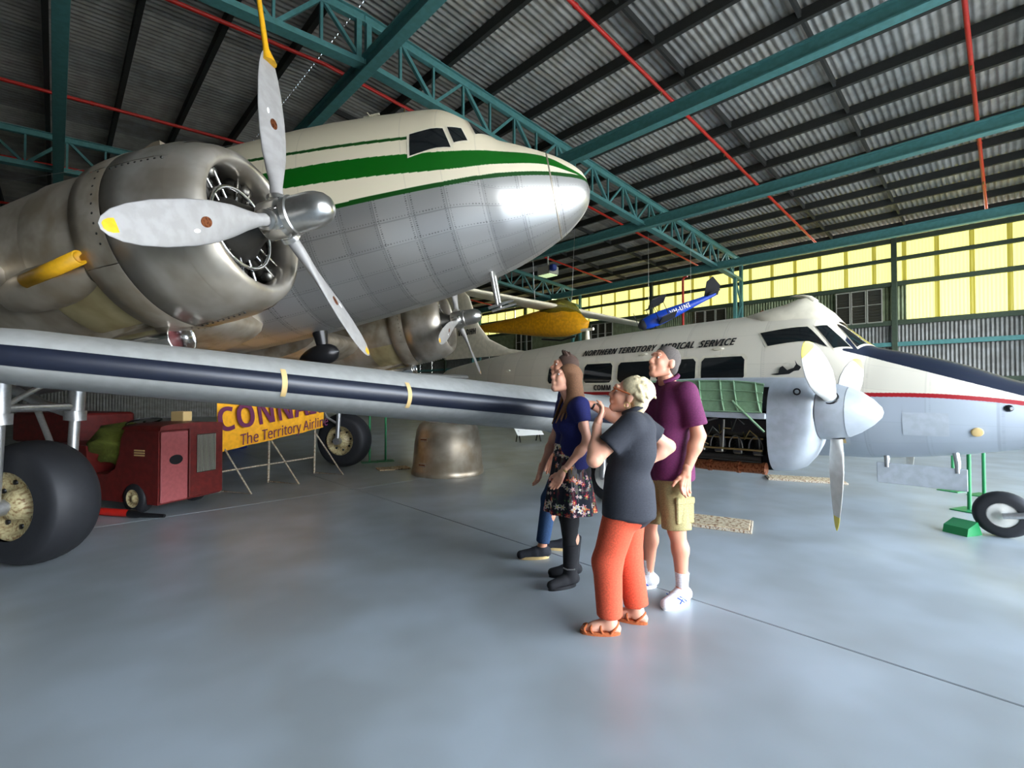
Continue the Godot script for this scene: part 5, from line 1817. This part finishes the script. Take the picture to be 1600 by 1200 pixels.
# d: the pose. Local axes: x = where the chest faces, y = up, z = the person's right
func person(d: Dictionary) -> Node3D:
	var o := base("person", d.at, d.turn)
	tag(o, d.label, "person", "visitors looking up at the airliner")
	var skin: Material = d.skin
	var body := []
	var hb: Basis = Basis(Vector3.UP, d.get("look", 0.0)) * Basis(Vector3(0, 0, 1), d.tilt)
	var hs: float = d.get("head_size", 1.0)
	var hc: Vector3 = d.head
	var fat: float = d.get("fat", 1.0)
	var neck: Vector3 = d.neck
	# trunk
	var sh: Array = d.shoulder
	var hip: Array = d.hip
	var mid: Vector3 = (hip[0] + hip[1]) / 2
	var chest: Vector3 = (sh[0] + sh[1]) / 2 - Vector3(0, 0.12, 0)
	var belly: Vector3 = mid.lerp(chest, 0.42) + Vector3(0.015 * fat, 0, 0)
	var trunk := func(g: float) -> Array:
		var t := []
		t.append([sh[0] + Vector3(0, -0.02, 0.02), sh[1] + Vector3(0, -0.02, -0.02), 0.062 + g, 0.062 + g])
		for s in [-1.0, 1.0]:
			t.append([chest + Vector3(-0.01, 0.07, s * 0.075), chest + Vector3(0.0, -0.06, s * 0.07), 0.095 * fat + g, 0.10 * fat + g])
			t.append([chest + Vector3(0.0, -0.06, s * 0.07), belly + Vector3(0, 0, s * 0.06), 0.10 * fat + g, 0.098 * fat + g])
			t.append([belly + Vector3(0, 0, s * 0.06), mid + Vector3(-0.005, 0.02, s * 0.07), 0.098 * fat + g, 0.105 * fat + g])
			if d.get("bust", 0.0) > 0.0: t.append([chest + Vector3(0.07, -0.035, s * 0.062), chest + Vector3(0.085, -0.045, s * 0.06), 0.055 * d.bust + g, 0.05 * d.bust + g])
		t.append([mid + Vector3(-0.05, -0.04, -0.06), mid + Vector3(-0.05, -0.04, 0.06), 0.085 * fat + g, 0.085 * fat + g])
		return t
	var leg := func(i: int, g: float, to := 1.0) -> Array:
		var h: Vector3 = hip[i]
		var kn: Vector3 = d.knee[i]
		var an: Vector3 = d.ankle[i]
		var th: float = d.get("thigh", 1.0)
		var t := [[h, kn, 0.088 * th + g, 0.056 * th + g]]
		var calf := kn.lerp(an, 0.32) + Vector3(-0.018, 0, 0)
		t.append([kn, calf, 0.054 * th + g, 0.054 * th + g])
		t.append([calf, an, 0.054 * th + g, 0.036 + g])
		return t
	body.append_array(trunk.call(0.0))
	for i in 2: body.append_array(leg.call(i, 0.0))
	var arm := func(i: int, g: float) -> Array:
		var m: float = d.get("arm", 1.0)
		return [[sh[i], d.elbow[i], 0.050 * m + g, 0.040 * m + g], [d.elbow[i], d.elbow[i].lerp(d.wrist[i], 0.3), 0.041 * m + g, 0.040 * m + g], [d.elbow[i].lerp(d.wrist[i], 0.3), d.wrist[i], 0.040 * m + g, 0.026 * m + g]]
	for i in 2:
		body.append_array(arm.call(i, 0.0))
		# bare foot inside the shoe
		body.append([d.ankle[i], d.ankle[i] + d.toe[i] * 0.10 + Vector3(0, -0.035, 0), 0.034, 0.026])
		body.append([d.ankle[i] + d.toe[i] * 0.08 + Vector3(0, -0.035, 0), d.ankle[i] + d.toe[i] * 0.165 + Vector3(0, -0.048, 0), 0.027, 0.018])
		body.append([d.ankle[i] + Vector3(0, -0.03, 0), d.ankle[i] - d.toe[i] * 0.045 + Vector3(0, -0.042, 0), 0.03, 0.026])
	body.append([neck + Vector3(-0.01, -0.05, 0), hc + hb * Vector3(-0.025, -0.07, 0), 0.062 * sqrt(fat), 0.054])
	var st := mb()
	sdf(st, body, 0.013, 0.035)
	sdf(st, head_bones(hc, hb, hs, d.get("woman", false)), 0.0045, 0.018)
	for i in 2: sdf(st, hand_bones(d.wrist[i], d.hand[i][0], d.hand[i][1], d.hand[i][2], d.hand[i][3], d.get("hand_size", 1.0)), 0.0042, 0.008)
	put(st, "body", skin, o)
	# eyes
	for s in [-1.0, 1.0]:
		var e := hc + hb * (Vector3(0.0775, 0.012, 0.030 * s) * hs)
		st = mb()
		lathe(st, [Vector2(0.001, -0.010), Vector2(0.007, -0.007), Vector2(0.010, 0.0), Vector2(0.0078, 0.0062), Vector2(0.005, 0.0088), Vector2(0.001, 0.010)], e, hb.x, 14)
		var eye := put(st, "eye", M.eye_white, o)
		st = mb()
		lathe(st, [Vector2(0.0068, 0.0078), Vector2(0.004, 0.0100), Vector2(0.001, 0.0108)], e, hb.x, 12)
		put(st, "iris", M.engine_dark, eye)
		st = mb()
		var br := []
		for q in 5: br.append(hc + hb * (Vector3(0.093 - 0.004 * absf(q - 1.0), 0.034 + 0.004 * sin(PI * q / 4), (0.012 + 0.010 * q) * s) * hs))
		tube(st, br, 0.0032, 5)
		put(st, "eyebrow", d.brow, o)
	# shirt
	st = mb()
	var cl: Array = trunk.call(d.get("loose", 0.014))
	for i in 2:
		var to: Vector3 = sh[i].lerp(d.elbow[i], d.sleeve)
		cl.append([sh[i], to, 0.064 + 0.008 * fat, 0.060 + d.get("cuff", 0.012), true])
	var hem: Vector3 = Vector3(mid.x, d.hem, 0)
	if d.hem < mid.y:
		for s in [-1.0, 1.0]: cl.append([mid + Vector3(0.0, 0.05, s * 0.065), Vector3(mid.x + 0.005, d.hem, s * 0.075), 0.118 * fat, 0.122 * fat, true])
		for s in [-1.0, 1.0]: cl.append([mid + Vector3(-0.05, 0.07, s * 0.055), Vector3(mid.x - 0.055, d.hem, s * 0.06), 0.108 * fat, 0.112 * fat, true])
		cl = cl.filter(func(b): return b[0].y > d.hem + 0.02)
	sdf(st, cl, 0.012, 0.03)
	put(st, "shirt", d.shirt, o)
	if d.has("collar"):
		st = mb()
		var cr := []
		for q in 15:
			var a := TAU * (q / 14.0) * 0.86 + 0.44
			cr.append(neck + Vector3(0.068 * cos(a) - 0.005, 0.012 - 0.028 * cos(a), 0.072 * sin(a)))
		tube(st, cr, 0.016, 8)
		put(st, "collar", d.collar, o)
	# legs
	if d.has("trousers"):
		st = mb()
		var tr := []
		var lo: float = d.trouser_to
		for i in 2:
			var an: Vector3 = d.ankle[i]
			var kn: Vector3 = d.knee[i]
			var th: float = d.get("thigh", 1.0)
			tr.append([hip[i] + Vector3(0, 0.0, 0), kn, 0.104 * th, 0.074 * th + d.get("flare", 0.0), lo >= 0.98 and false])
			if lo > 0.0: tr.append([kn, kn.lerp(an, lo), 0.074 * th + d.get("flare", 0.0), 0.062 * th + d.get("flare", 0.0), true])
			else:
				tr[-1] = [hip[i], hip[i].lerp(kn, 1.0 + lo), 0.110 * th, 0.098 * th, true]
		for s in [-1.0, 1.0]:
			tr.append([mid + Vector3(-0.005, 0.08, s * 0.06), mid + Vector3(-0.01, -0.03, s * 0.065), 0.106 * fat, 0.112 * fat])
		tr.append([mid + Vector3(-0.055, -0.03, -0.06), mid + Vector3(-0.055, -0.03, 0.06), 0.095 * fat, 0.095 * fat])
		sdf(st, tr, 0.012, 0.03)
		put(st, "trousers", d.trousers, o)
	return o
func shoe(o: Node3D, an: Vector3, toe: Vector3, m: Material, sole: Material, high := 0.0, s := 1.0) -> void:
	var g := Vector3(an.x, 0, an.z)
	var st := mb()
	var b := [[g - toe * 0.04 + Vector3(0, 0.055, 0), g + toe * 0.06 + Vector3(0, 0.055, 0), 0.043 * s, 0.042 * s], [g + toe * 0.06 + Vector3(0, 0.05, 0), g + toe * 0.175 * s + Vector3(0, 0.038, 0), 0.044 * s, 0.034 * s], [g + Vector3(0, 0.06, 0), an + Vector3(0, 0.02, 0), 0.044 * s, 0.044 * s, high <= 0.0]]
	if high > 0.0: b.append([an, an.lerp(Vector3(an.x - 0.01, an.y + high, an.z), 1.0), 0.050, 0.066, true])
	sdf(st, b, 0.008, 0.02)
	var sh := put(st, "shoe", m, o)
	st = mb()
	var ring := PackedVector2Array()
	for k in 24:
		var a := TAU * k / 24
		ring.append(Vector2(cos(a) * (0.135 * s if cos(a) > 0 else 0.12 * s) + 0.065, sin(a) * 0.046 * s * (1.0 - 0.12 * cos(a))))
	var bs := Basis(toe, toe.cross(Vector3.UP) * -1.0, Vector3.UP)
	prism(st, ring, 0.024, Transform3D(Basis(toe, Vector3.UP.cross(toe), Vector3.UP), g + Vector3(0, 0.013, 0)))
	put(st, "sole", sole, sh)

func flower_cloth() -> StandardMaterial3D:
	var im := Image.create(512, 512, false, Image.FORMAT_RGB8)
	im.fill(rgb(18, 18, 34))
	rng.seed = 41
	var cols := [rgb(224, 40, 96), rgb(200, 24, 50), rgb(240, 190, 200), rgb(236, 200, 90), rgb(240, 232, 220), rgb(230, 110, 60)]
	for k in 120:
		var c := Vector2(rng.randf() * 512, rng.randf() * 512)
		var green := k % 3 == 0
		var r := rng.randf_range(10, 30) if not green else rng.randf_range(7, 14)
		var col: Color = rgb(60, 110, 50) if green else cols[k % 6]
		var pet := rng.randi_range(4, 6)
		var ph := rng.randf() * TAU
		for y in range(-int(r) - 2, int(r) + 3):
			for x in range(-int(r) - 2, int(r) + 3):
				var q := Vector2(x, y)
				var a := q.angle() + ph
				var lim := r * (0.72 + 0.28 * cos(a * pet)) if not green else r * (0.35 + 0.65 * absf(cos(a)))
				if q.length() > lim: continue
				var cc := col
				if not green and q.length() < r * 0.25: cc = rgb(250, 220, 110)
				elif q.length() < lim * 0.55: cc = col.lightened(0.25)
				im.set_pixel(posmod(int(c.x) + x, 512), posmod(int(c.y) + y, 512), cc)
	var m := StandardMaterial3D.new()
	m.resource_name = "floral_cotton"
	m.albedo_texture = ImageTexture.create_from_image(im)
	m.uv1_triplanar = true
	m.uv1_scale = Vector3.ONE * 2.2
	m.roughness = 0.85
	return m

func build_people() -> void:
	var fine := noise_tex(0.09, Color(0.86, 0.86, 0.86), Color(1, 1, 1), 3, 256, 61)
	var cloth := func(called: String, c: Color) -> StandardMaterial3D: return mat(called, c, 0.85, 0.0, fine, 3.0)
	mat("eye_white", rgb(206, 196, 188), 0.7)
	for q in [["skin_fair", rgb(224, 164, 136)], ["skin_tan", rgb(212, 148, 118)]]:
		var m := mat(q[0], q[1], 0.5)
		m.subsurf_scatter_enabled = true
		m.subsurf_scatter_strength = 0.08
	cloth.call("orange_cotton", rgb(222, 88, 56)); cloth.call("charcoal_cotton", rgb(44, 46, 54)); cloth.call("purple_cotton", rgb(104, 28, 78))
	cloth.call("khaki", rgb(176, 164, 112)); cloth.call("navy_cotton", rgb(22, 26, 92)); cloth.call("denim", rgb(34, 66, 104)); cloth.call("leggings", rgb(24, 24, 27))
	cloth.call("blonde", rgb(222, 204, 162)); cloth.call("brown_hair", rgb(120, 82, 54)); cloth.call("grey_hair", rgb(92, 84, 78)); cloth.call("dark_hair", rgb(70, 48, 36))
	cloth.call("boot_black", rgb(26, 26, 30)); cloth.call("suede", rgb(36, 38, 46)); cloth.call("tan_leather", rgb(186, 96, 48)); cloth.call("trainer_white", rgb(234, 234, 236)); cloth.call("sock_white", rgb(240, 240, 240))
	var Y := Vector3(0, 1, 0)
	var V := func(x: float, y: float, z: float) -> Vector3: return Vector3(x, y, z)
	# index 0 = left limb (z < 0), 1 = right limb
	# ---- woman in orange trousers
	var p := {"at": Vector3(0.69, 0, -3.06), "turn": 2.836, "label": "person with short blonde hair, charcoal polo shirt and orange trousers, hand at chin", "skin": M.skin_fair, "woman": true, "fat": 1.16, "bust": 1.0, "thigh": 1.08, "head_size": 0.98,
		"head": Vector3(-0.055, 1.475, 0), "tilt": 0.32, "look": 0.05, "neck": Vector3(-0.085, 1.375, 0),
		"shoulder": [Vector3(-0.085, 1.305, -0.165), Vector3(-0.095, 1.305, 0.165)], "hip": [Vector3(-0.03, 0.80, -0.085), Vector3(-0.05, 0.80, 0.085)],
		"knee": [Vector3(0.07, 0.44, -0.10), Vector3(-0.04, 0.44, 0.10)], "ankle": [Vector3(0.055, 0.075, -0.10), Vector3(-0.10, 0.075, 0.10)], "toe": [Vector3(0.97, 0, -0.22), Vector3(0.98, 0, 0.15)],
		"elbow": [Vector3(0.13, 1.09, -0.24), Vector3(-0.30, 1.13, 0.27)], "wrist": [Vector3(0.125, 1.30, -0.12), Vector3(-0.13, 1.00, 0.20)],
		"hand": [[Vector3(-0.25, 0.85, 0.35), Vector3(-0.9, 0.0, 0.3), 1.0, 0.55], [Vector3(0.8, -0.4, -0.2), Vector3(0.0, -0.2, -1.0), 1.0, 0.4]],
		"sleeve": 0.62, "cuff": 0.018, "hem": 0.72, "shirt": M.charcoal_cotton, "collar": M.charcoal_cotton, "trousers": M.orange_cotton, "trouser_to": 0.90, "flare": 0.012, "brow": M.blonde}
	var o := person(p)
	var hb: Basis = Basis(Y, p.look) * Basis(Vector3(0, 0, 1), p.tilt)
	var hc: Vector3 = p.head
	var st := mb()
	var hair := [["e", hc + hb * Vector3(-0.040, 0.048, 0), Vector3(0.108, 0.090, 0.094), hb, hc + hb * Vector3(0.058, 0.03, 0), hb * Vector3(1, -0.35, 0).normalized()], ["e", hc + hb * Vector3(-0.075, -0.02, 0), Vector3(0.060, 0.085, 0.082), hb]]
	rng.seed = 3
	for k in 70:
		var a := rng.randf() * TAU
		var e := rng.randf_range(-0.5, 1.45)
		var n := Vector3(cos(e) * cos(a), sin(e), cos(e) * sin(a))
		if n.x > 0.55 or (n.x > 0.1 and n.y < 0.2): continue
		var q := hc + hb * (Vector3(-0.045, 0.04, 0) + n * Vector3(0.100, 0.090, 0.092))
		hair.append([q, q + hb * Vector3(-0.02, -0.018, rng.randf_range(-0.015, 0.015)), 0.014, 0.007])
	sdf(st, hair, 0.0055, 0.010)
	put(st, "hair", M.blonde, o)
	for s in [-1.0, 1.0]:
		st = mb()
		tube(st, [hc + hb * Vector3(0.102, 0.022, 0.012 * s), hc + hb * Vector3(0.100, 0.020, 0.05 * s), hc + hb * Vector3(0.08, 0.018, 0.072 * s), hc + hb * Vector3(-0.01, 0.012, 0.082 * s)], 0.005, 6)
		tube(st, [hc + hb * Vector3(0.104, 0.0, 0.015 * s), hc + hb * Vector3(0.098, -0.004, 0.05 * s), hc + hb * Vector3(0.086, 0.016, 0.07 * s)], 0.003, 6)
		put(st, "spectacles", M.tan_leather, o)
		st = mb()
		var hoop := []
		for k in 17: hoop.append(hc + hb * (Vector3(-0.012 + 0.016 * cos(TAU * k / 16), -0.058 + 0.018 * sin(TAU * k / 16), 0.083 * s)))
		tube(st, hoop, 0.0035, 6, false)
		put(st, "earring", M.brass, o)
	for i in 2:
		var an: Vector3 = p.ankle[i]
		var g := Vector3(an.x, 0, an.z)
		var toe: Vector3 = p.toe[i].normalized()
		var side := Y.cross(toe)
		var ring := PackedVector2Array()
		for k in 24: ring.append(Vector2(cos(TAU * k / 24) * 0.125 + 0.06, sin(TAU * k / 24) * 0.044))
		st = mb()
		prism(st, ring, 0.022, Transform3D(Basis(toe, side, Y), g + Y * 0.011))
		var sd := put(st, "sandal", M.tan_leather, o)
		for x in [0.05, 0.11, 0.15]:
			st = mb()
			var arc := []
			for k in 9: arc.append(g + toe * (x + 0.012 * sin(k)) + side * 0.043 * cos(PI * k / 8) + Y * (0.018 + (0.062 - x * 0.2) * sin(PI * k / 8)))
			tube(st, arc, 0.008, 6)
			put(st, "strap", M.tan_leather, sd)
		st = mb()
		var arc := []
		for k in 9: arc.append(g - toe * 0.05 * sin(PI * k / 8) + side * 0.042 * cos(PI * k / 8) + Y * (0.02 + 0.05 * sin(PI * k / 8)))
		tube(st, arc, 0.008, 6)
		put(st, "strap", M.tan_leather, sd)
	# ---- man in purple
	p = {"at": Vector3(1.13, 0, -3.55), "turn": -2.773, "label": "person in purple polo shirt, khaki cargo shorts and white trainers", "skin": M.skin_tan, "fat": 1.14, "thigh": 1.05, "arm": 1.12, "hand_size": 1.08, "head_size": 1.03,
		"head": Vector3(0.0, 1.715, 0), "tilt": 0.30, "look": 0.0, "neck": Vector3(-0.035, 1.585, 0),
		"shoulder": [Vector3(-0.04, 1.50, -0.20), Vector3(-0.03, 1.50, 0.20)], "hip": [Vector3(-0.01, 0.95, -0.095), Vector3(-0.01, 0.95, 0.095)],
		"knee": [Vector3(0.0, 0.51, -0.13), Vector3(0.05, 0.51, 0.12)], "ankle": [Vector3(-0.03, 0.085, -0.15), Vector3(0.03, 0.085, 0.16)], "toe": [Vector3(0.96, 0, -0.28), Vector3(0.97, 0, 0.2)],
		"elbow": [Vector3(-0.08, 1.19, -0.265), Vector3(0.16, 1.28, 0.36)], "wrist": [Vector3(0.02, 0.95, -0.26), Vector3(0.37, 1.40, 0.44)],
		"hand": [[Vector3(0.12, -1, 0.05), Vector3(0.0, 0.1, 1.0), -1.0, 0.35], [Vector3(0.9, 0.12, 0.25), Vector3(0.1, -1.0, 0.0), -1.0, 0.35]],
		"sleeve": 0.78, "cuff": 0.022, "hem": 0.86, "loose": 0.018, "shirt": M.purple_cotton, "collar": M.purple_cotton, "trousers": M.khaki, "trouser_to": -0.02, "brow": M.grey_hair}
	o = person(p)
	hb = Basis(Y, p.look) * Basis(Vector3(0, 0, 1), p.tilt)
	hc = p.head
	st = mb()
	sdf(st, [["e", hc + hb * Vector3(-0.026, 0.042, 0), Vector3(0.104, 0.096, 0.083), hb, hc + hb * Vector3(0.052, 0.05, 0), hb * Vector3(1, -0.75, 0).normalized()], ["e", hc + hb * Vector3(-0.065, -0.02, 0), Vector3(0.054, 0.072, 0.070), hb]], 0.005, 0.012)
	put(st, "hair", M.grey_hair, o)
	for i in 2:
		shoe(o, p.ankle[i], p.toe[i].normalized(), M.trainer_white, M.white, 0.0, 1.12)
		var an: Vector3 = p.ankle[i]
		st = mb()
		tube(st, [an + Y * 0.0, an + Y * 0.05, an + Y * 0.13], [0.045, 0.043, 0.05], 16)
		put(st, "sock", M.sock_white, o)
		var toe: Vector3 = p.toe[i].normalized()
		var side := Y.cross(toe)
		for s in [-1.0, 1.0]:
			for q in [[0.02, 0.09], [0.05, 0.12], [0.10, 0.05]]:
				st = mb()
				var g := Vector3(an.x, 0, an.z)
				tube(st, [g + toe * q[0] + side * s * 0.050 + Y * 0.03, g + toe * (q[0] + q[1]) / 2 + side * s * 0.051 + Y * 0.055, g + toe * q[1] + side * s * 0.043 + Y * 0.078], 0.004, 5)
				put(st, "shoe_stripe", M.blue_paint, o)
		# cargo pocket
		var hp: Vector3 = p.hip[i].lerp(p.knee[i], 0.66)
		st = mb()
		box(st, Vector3(0.15, 0.17, 0.02), Transform3D(Basis(), hp + Vector3(-0.005, 0, (-1.0 if i == 0 else 1.0) * 0.094)), 0.008)
		box(st, Vector3(0.16, 0.05, 0.022), Transform3D(Basis(), hp + Vector3(-0.005, 0.075, (-1.0 if i == 0 else 1.0) * 0.097)), 0.008)
		put(st, "cargo_pocket", M.khaki, o)
	st = mb()
	lathe(st, [Vector2(0.030, -0.012), Vector2(0.033, 0.0), Vector2(0.030, 0.012)], p.wrist[1] - (p.wrist[1] - p.elbow[1]).normalized() * 0.03, p.wrist[1] - p.elbow[1], 18)
	put(st, "watch", M.engine_black, o)
	# ---- young woman in navy top and flowered skirt
	p = {"at": Vector3(0.46, 0, -3.80), "turn": -2.889, "label": "person with long brown hair, navy top, flowered skirt and black boots", "skin": M.skin_fair, "woman": true, "fat": 0.90, "bust": 0.95, "thigh": 0.86, "arm": 0.84, "hand_size": 0.92, "head_size": 0.97,
		"head": Vector3(0.035, 1.60, 0), "tilt": 0.34, "look": 0.0, "neck": Vector3(-0.01, 1.475, 0),
		"shoulder": [Vector3(-0.02, 1.395, -0.165), Vector3(-0.02, 1.395, 0.165)], "hip": [Vector3(-0.01, 0.90, -0.08), Vector3(-0.01, 0.90, 0.08)],
		"knee": [Vector3(0.03, 0.49, -0.08), Vector3(-0.01, 0.49, 0.09)], "ankle": [Vector3(0.035, 0.085, -0.09), Vector3(-0.06, 0.085, 0.10)], "toe": [Vector3(0.97, 0, -0.22), Vector3(0.98, 0, 0.1)],
		"elbow": [Vector3(-0.05, 1.12, -0.235), Vector3(0.06, 1.10, 0.22)], "wrist": [Vector3(0.14, 0.90, -0.205), Vector3(0.20, 0.88, 0.12)],
		"hand": [[Vector3(0.45, -0.85, 0.15), Vector3(-0.5, -0.2, 0.8), -1.0, 0.3], [Vector3(0.3, -0.9, -0.1), Vector3(-0.6, -0.2, -0.6), 1.0, 0.3]],
		"sleeve": 0.45, "cuff": 0.0, "loose": 0.010, "hem": 1.02, "shirt": M.navy_cotton, "trousers": M.leggings, "trouser_to": 0.9, "brow": M.brown_hair}
	o = person(p)
	hb = Basis(Y, p.look) * Basis(Vector3(0, 0, 1), p.tilt)
	hc = p.head
	st = mb()
	# skirt: gathered at the waist, falling in folds
	var rings := []
	for q in 9:
		var t := q / 8.0
		var r := PackedVector3Array()
		for k in 60:
			var a := TAU * k / 60
			var fold := 1.0 + 0.07 * t * sin(a * 9.0 + 0.6 * sin(a * 2.0))
			r.append(Vector3(0.0 + (0.115 + 0.085 * t) * cos(a) * fold, 1.09 - 0.53 * t, (0.145 + 0.085 * t) * sin(a) * fold))
		rings.append(r)
	loft(st, rings, false, false)
	put(st, "skirt", flower_cloth(), o)
	st = mb()
	hair = [["e", hc + hb * Vector3(-0.028, 0.040, 0), Vector3(0.104, 0.096, 0.086), hb, hc + hb * Vector3(0.055, 0.04, 0), hb * Vector3(1, -0.6, 0).normalized()]]
	rng.seed = 12
	for k in 44:
		var a := lerpf(-2.55, 2.55, k / 43.0)
		var s0 := hc + hb * Vector3(-0.035 - 0.065 * cos(a), 0.04, 0.086 * sin(a))
		var ca := cos(a)
		var s1 := hc + Vector3(-0.06 - 0.07 * ca, -0.14, 0.105 * sin(a))
		var s2 := hc + Vector3(-0.045 - (0.13 if ca > 0 else 0.17) * ca + rng.randf_range(-0.015, 0.015), -0.30 - rng.randf() * 0.10, 0.125 * sin(a))
		hair.append([s0, s1, 0.016, 0.015]); hair.append([s1, s2, 0.015, 0.006])
	sdf(st, hair, 0.006, 0.012)
	put(st, "hair", M.brown_hair, o)
	for i in 2:
		shoe(o, p.ankle[i], p.toe[i].normalized(), M.boot_black, M.engine_black, 0.24, 0.98)
		st = mb()
		tube(st, [p.ankle[i] + Vector3(-0.02, 0.06, -0.055), p.ankle[i] + Vector3(0.04, 0.06, -0.045), p.ankle[i] + Vector3(0.055, 0.06, 0.0)], 0.006, 6)
		put(st, "buckle_strap", M.oleo, o)
	st = mb()
	lathe(st, [Vector2(0.026, -0.008), Vector2(0.029, 0.0), Vector2(0.026, 0.008)], p.wrist[0] - (p.wrist[0] - p.elbow[0]).normalized() * 0.02, p.wrist[0] - p.elbow[0], 18)
	put(st, "bracelet", M.brass, o)
	# ---- man behind her in blue
	p = {"at": Vector3(0.53, 0, -4.44), "turn": PI, "label": "person in navy T-shirt and jeans half hidden behind the flowered skirt", "skin": M.skin_tan, "fat": 1.0, "thigh": 1.0, "hand_size": 1.05, "head_size": 1.02,
		"head": Vector3(0.045, 1.72, 0), "tilt": 0.28, "look": 0.0, "neck": Vector3(0.0, 1.585, 0),
		"shoulder": [Vector3(0.0, 1.50, -0.20), Vector3(0.0, 1.50, 0.20)], "hip": [Vector3(0.0, 0.95, -0.09), Vector3(0.0, 0.95, 0.09)],
		"knee": [Vector3(0.19, 0.53, -0.10), Vector3(0.03, 0.51, 0.10)], "ankle": [Vector3(0.26, 0.085, -0.11), Vector3(-0.01, 0.085, 0.11)], "toe": [Vector3(0.98, 0, -0.15), Vector3(0.98, 0, 0.1)],
		"elbow": [Vector3(0.06, 1.19, -0.25), Vector3(0.02, 1.18, 0.25)], "wrist": [Vector3(0.17, 0.94, -0.22), Vector3(0.10, 0.93, 0.22)],
		"hand": [[Vector3(0.25, -1, 0.0), Vector3(-0.2, 0.0, 1.0), -1.0, 0.35], [Vector3(0.2, -1, 0), Vector3(0.0, 0.1, -1.0), 1.0, 0.35]],
		"sleeve": 0.6, "cuff": 0.018, "hem": 0.90, "shirt": M.navy_cotton, "trousers": M.denim, "trouser_to": 0.88, "brow": M.dark_hair}
	o = person(p)
	hb = Basis(Y, p.look) * Basis(Vector3(0, 0, 1), p.tilt)
	hc = p.head
	st = mb()
	hair = [["e", hc + hb * Vector3(-0.024, 0.046, 0), Vector3(0.106, 0.098, 0.084), hb, hc + hb * Vector3(0.05, 0.05, 0), hb * Vector3(1, -0.75, 0).normalized()], ["e", hc + hb * Vector3(-0.065, -0.015, 0), Vector3(0.054, 0.072, 0.070), hb]]
	for k in 14: hair.append([hc + hb * Vector3(0.03 - 0.02 * (k % 4), 0.12, 0.05 - 0.008 * k), hc + hb * Vector3(0.06 - 0.02 * (k % 4), 0.155, 0.05 - 0.008 * k), 0.012, 0.005])
	sdf(st, hair, 0.005, 0.010)
	put(st, "hair", M.dark_hair, o)
	for i in 2: shoe(o, p.ankle[i], p.toe[i].normalized(), M.suede, M.tape, 0.0, 1.1)
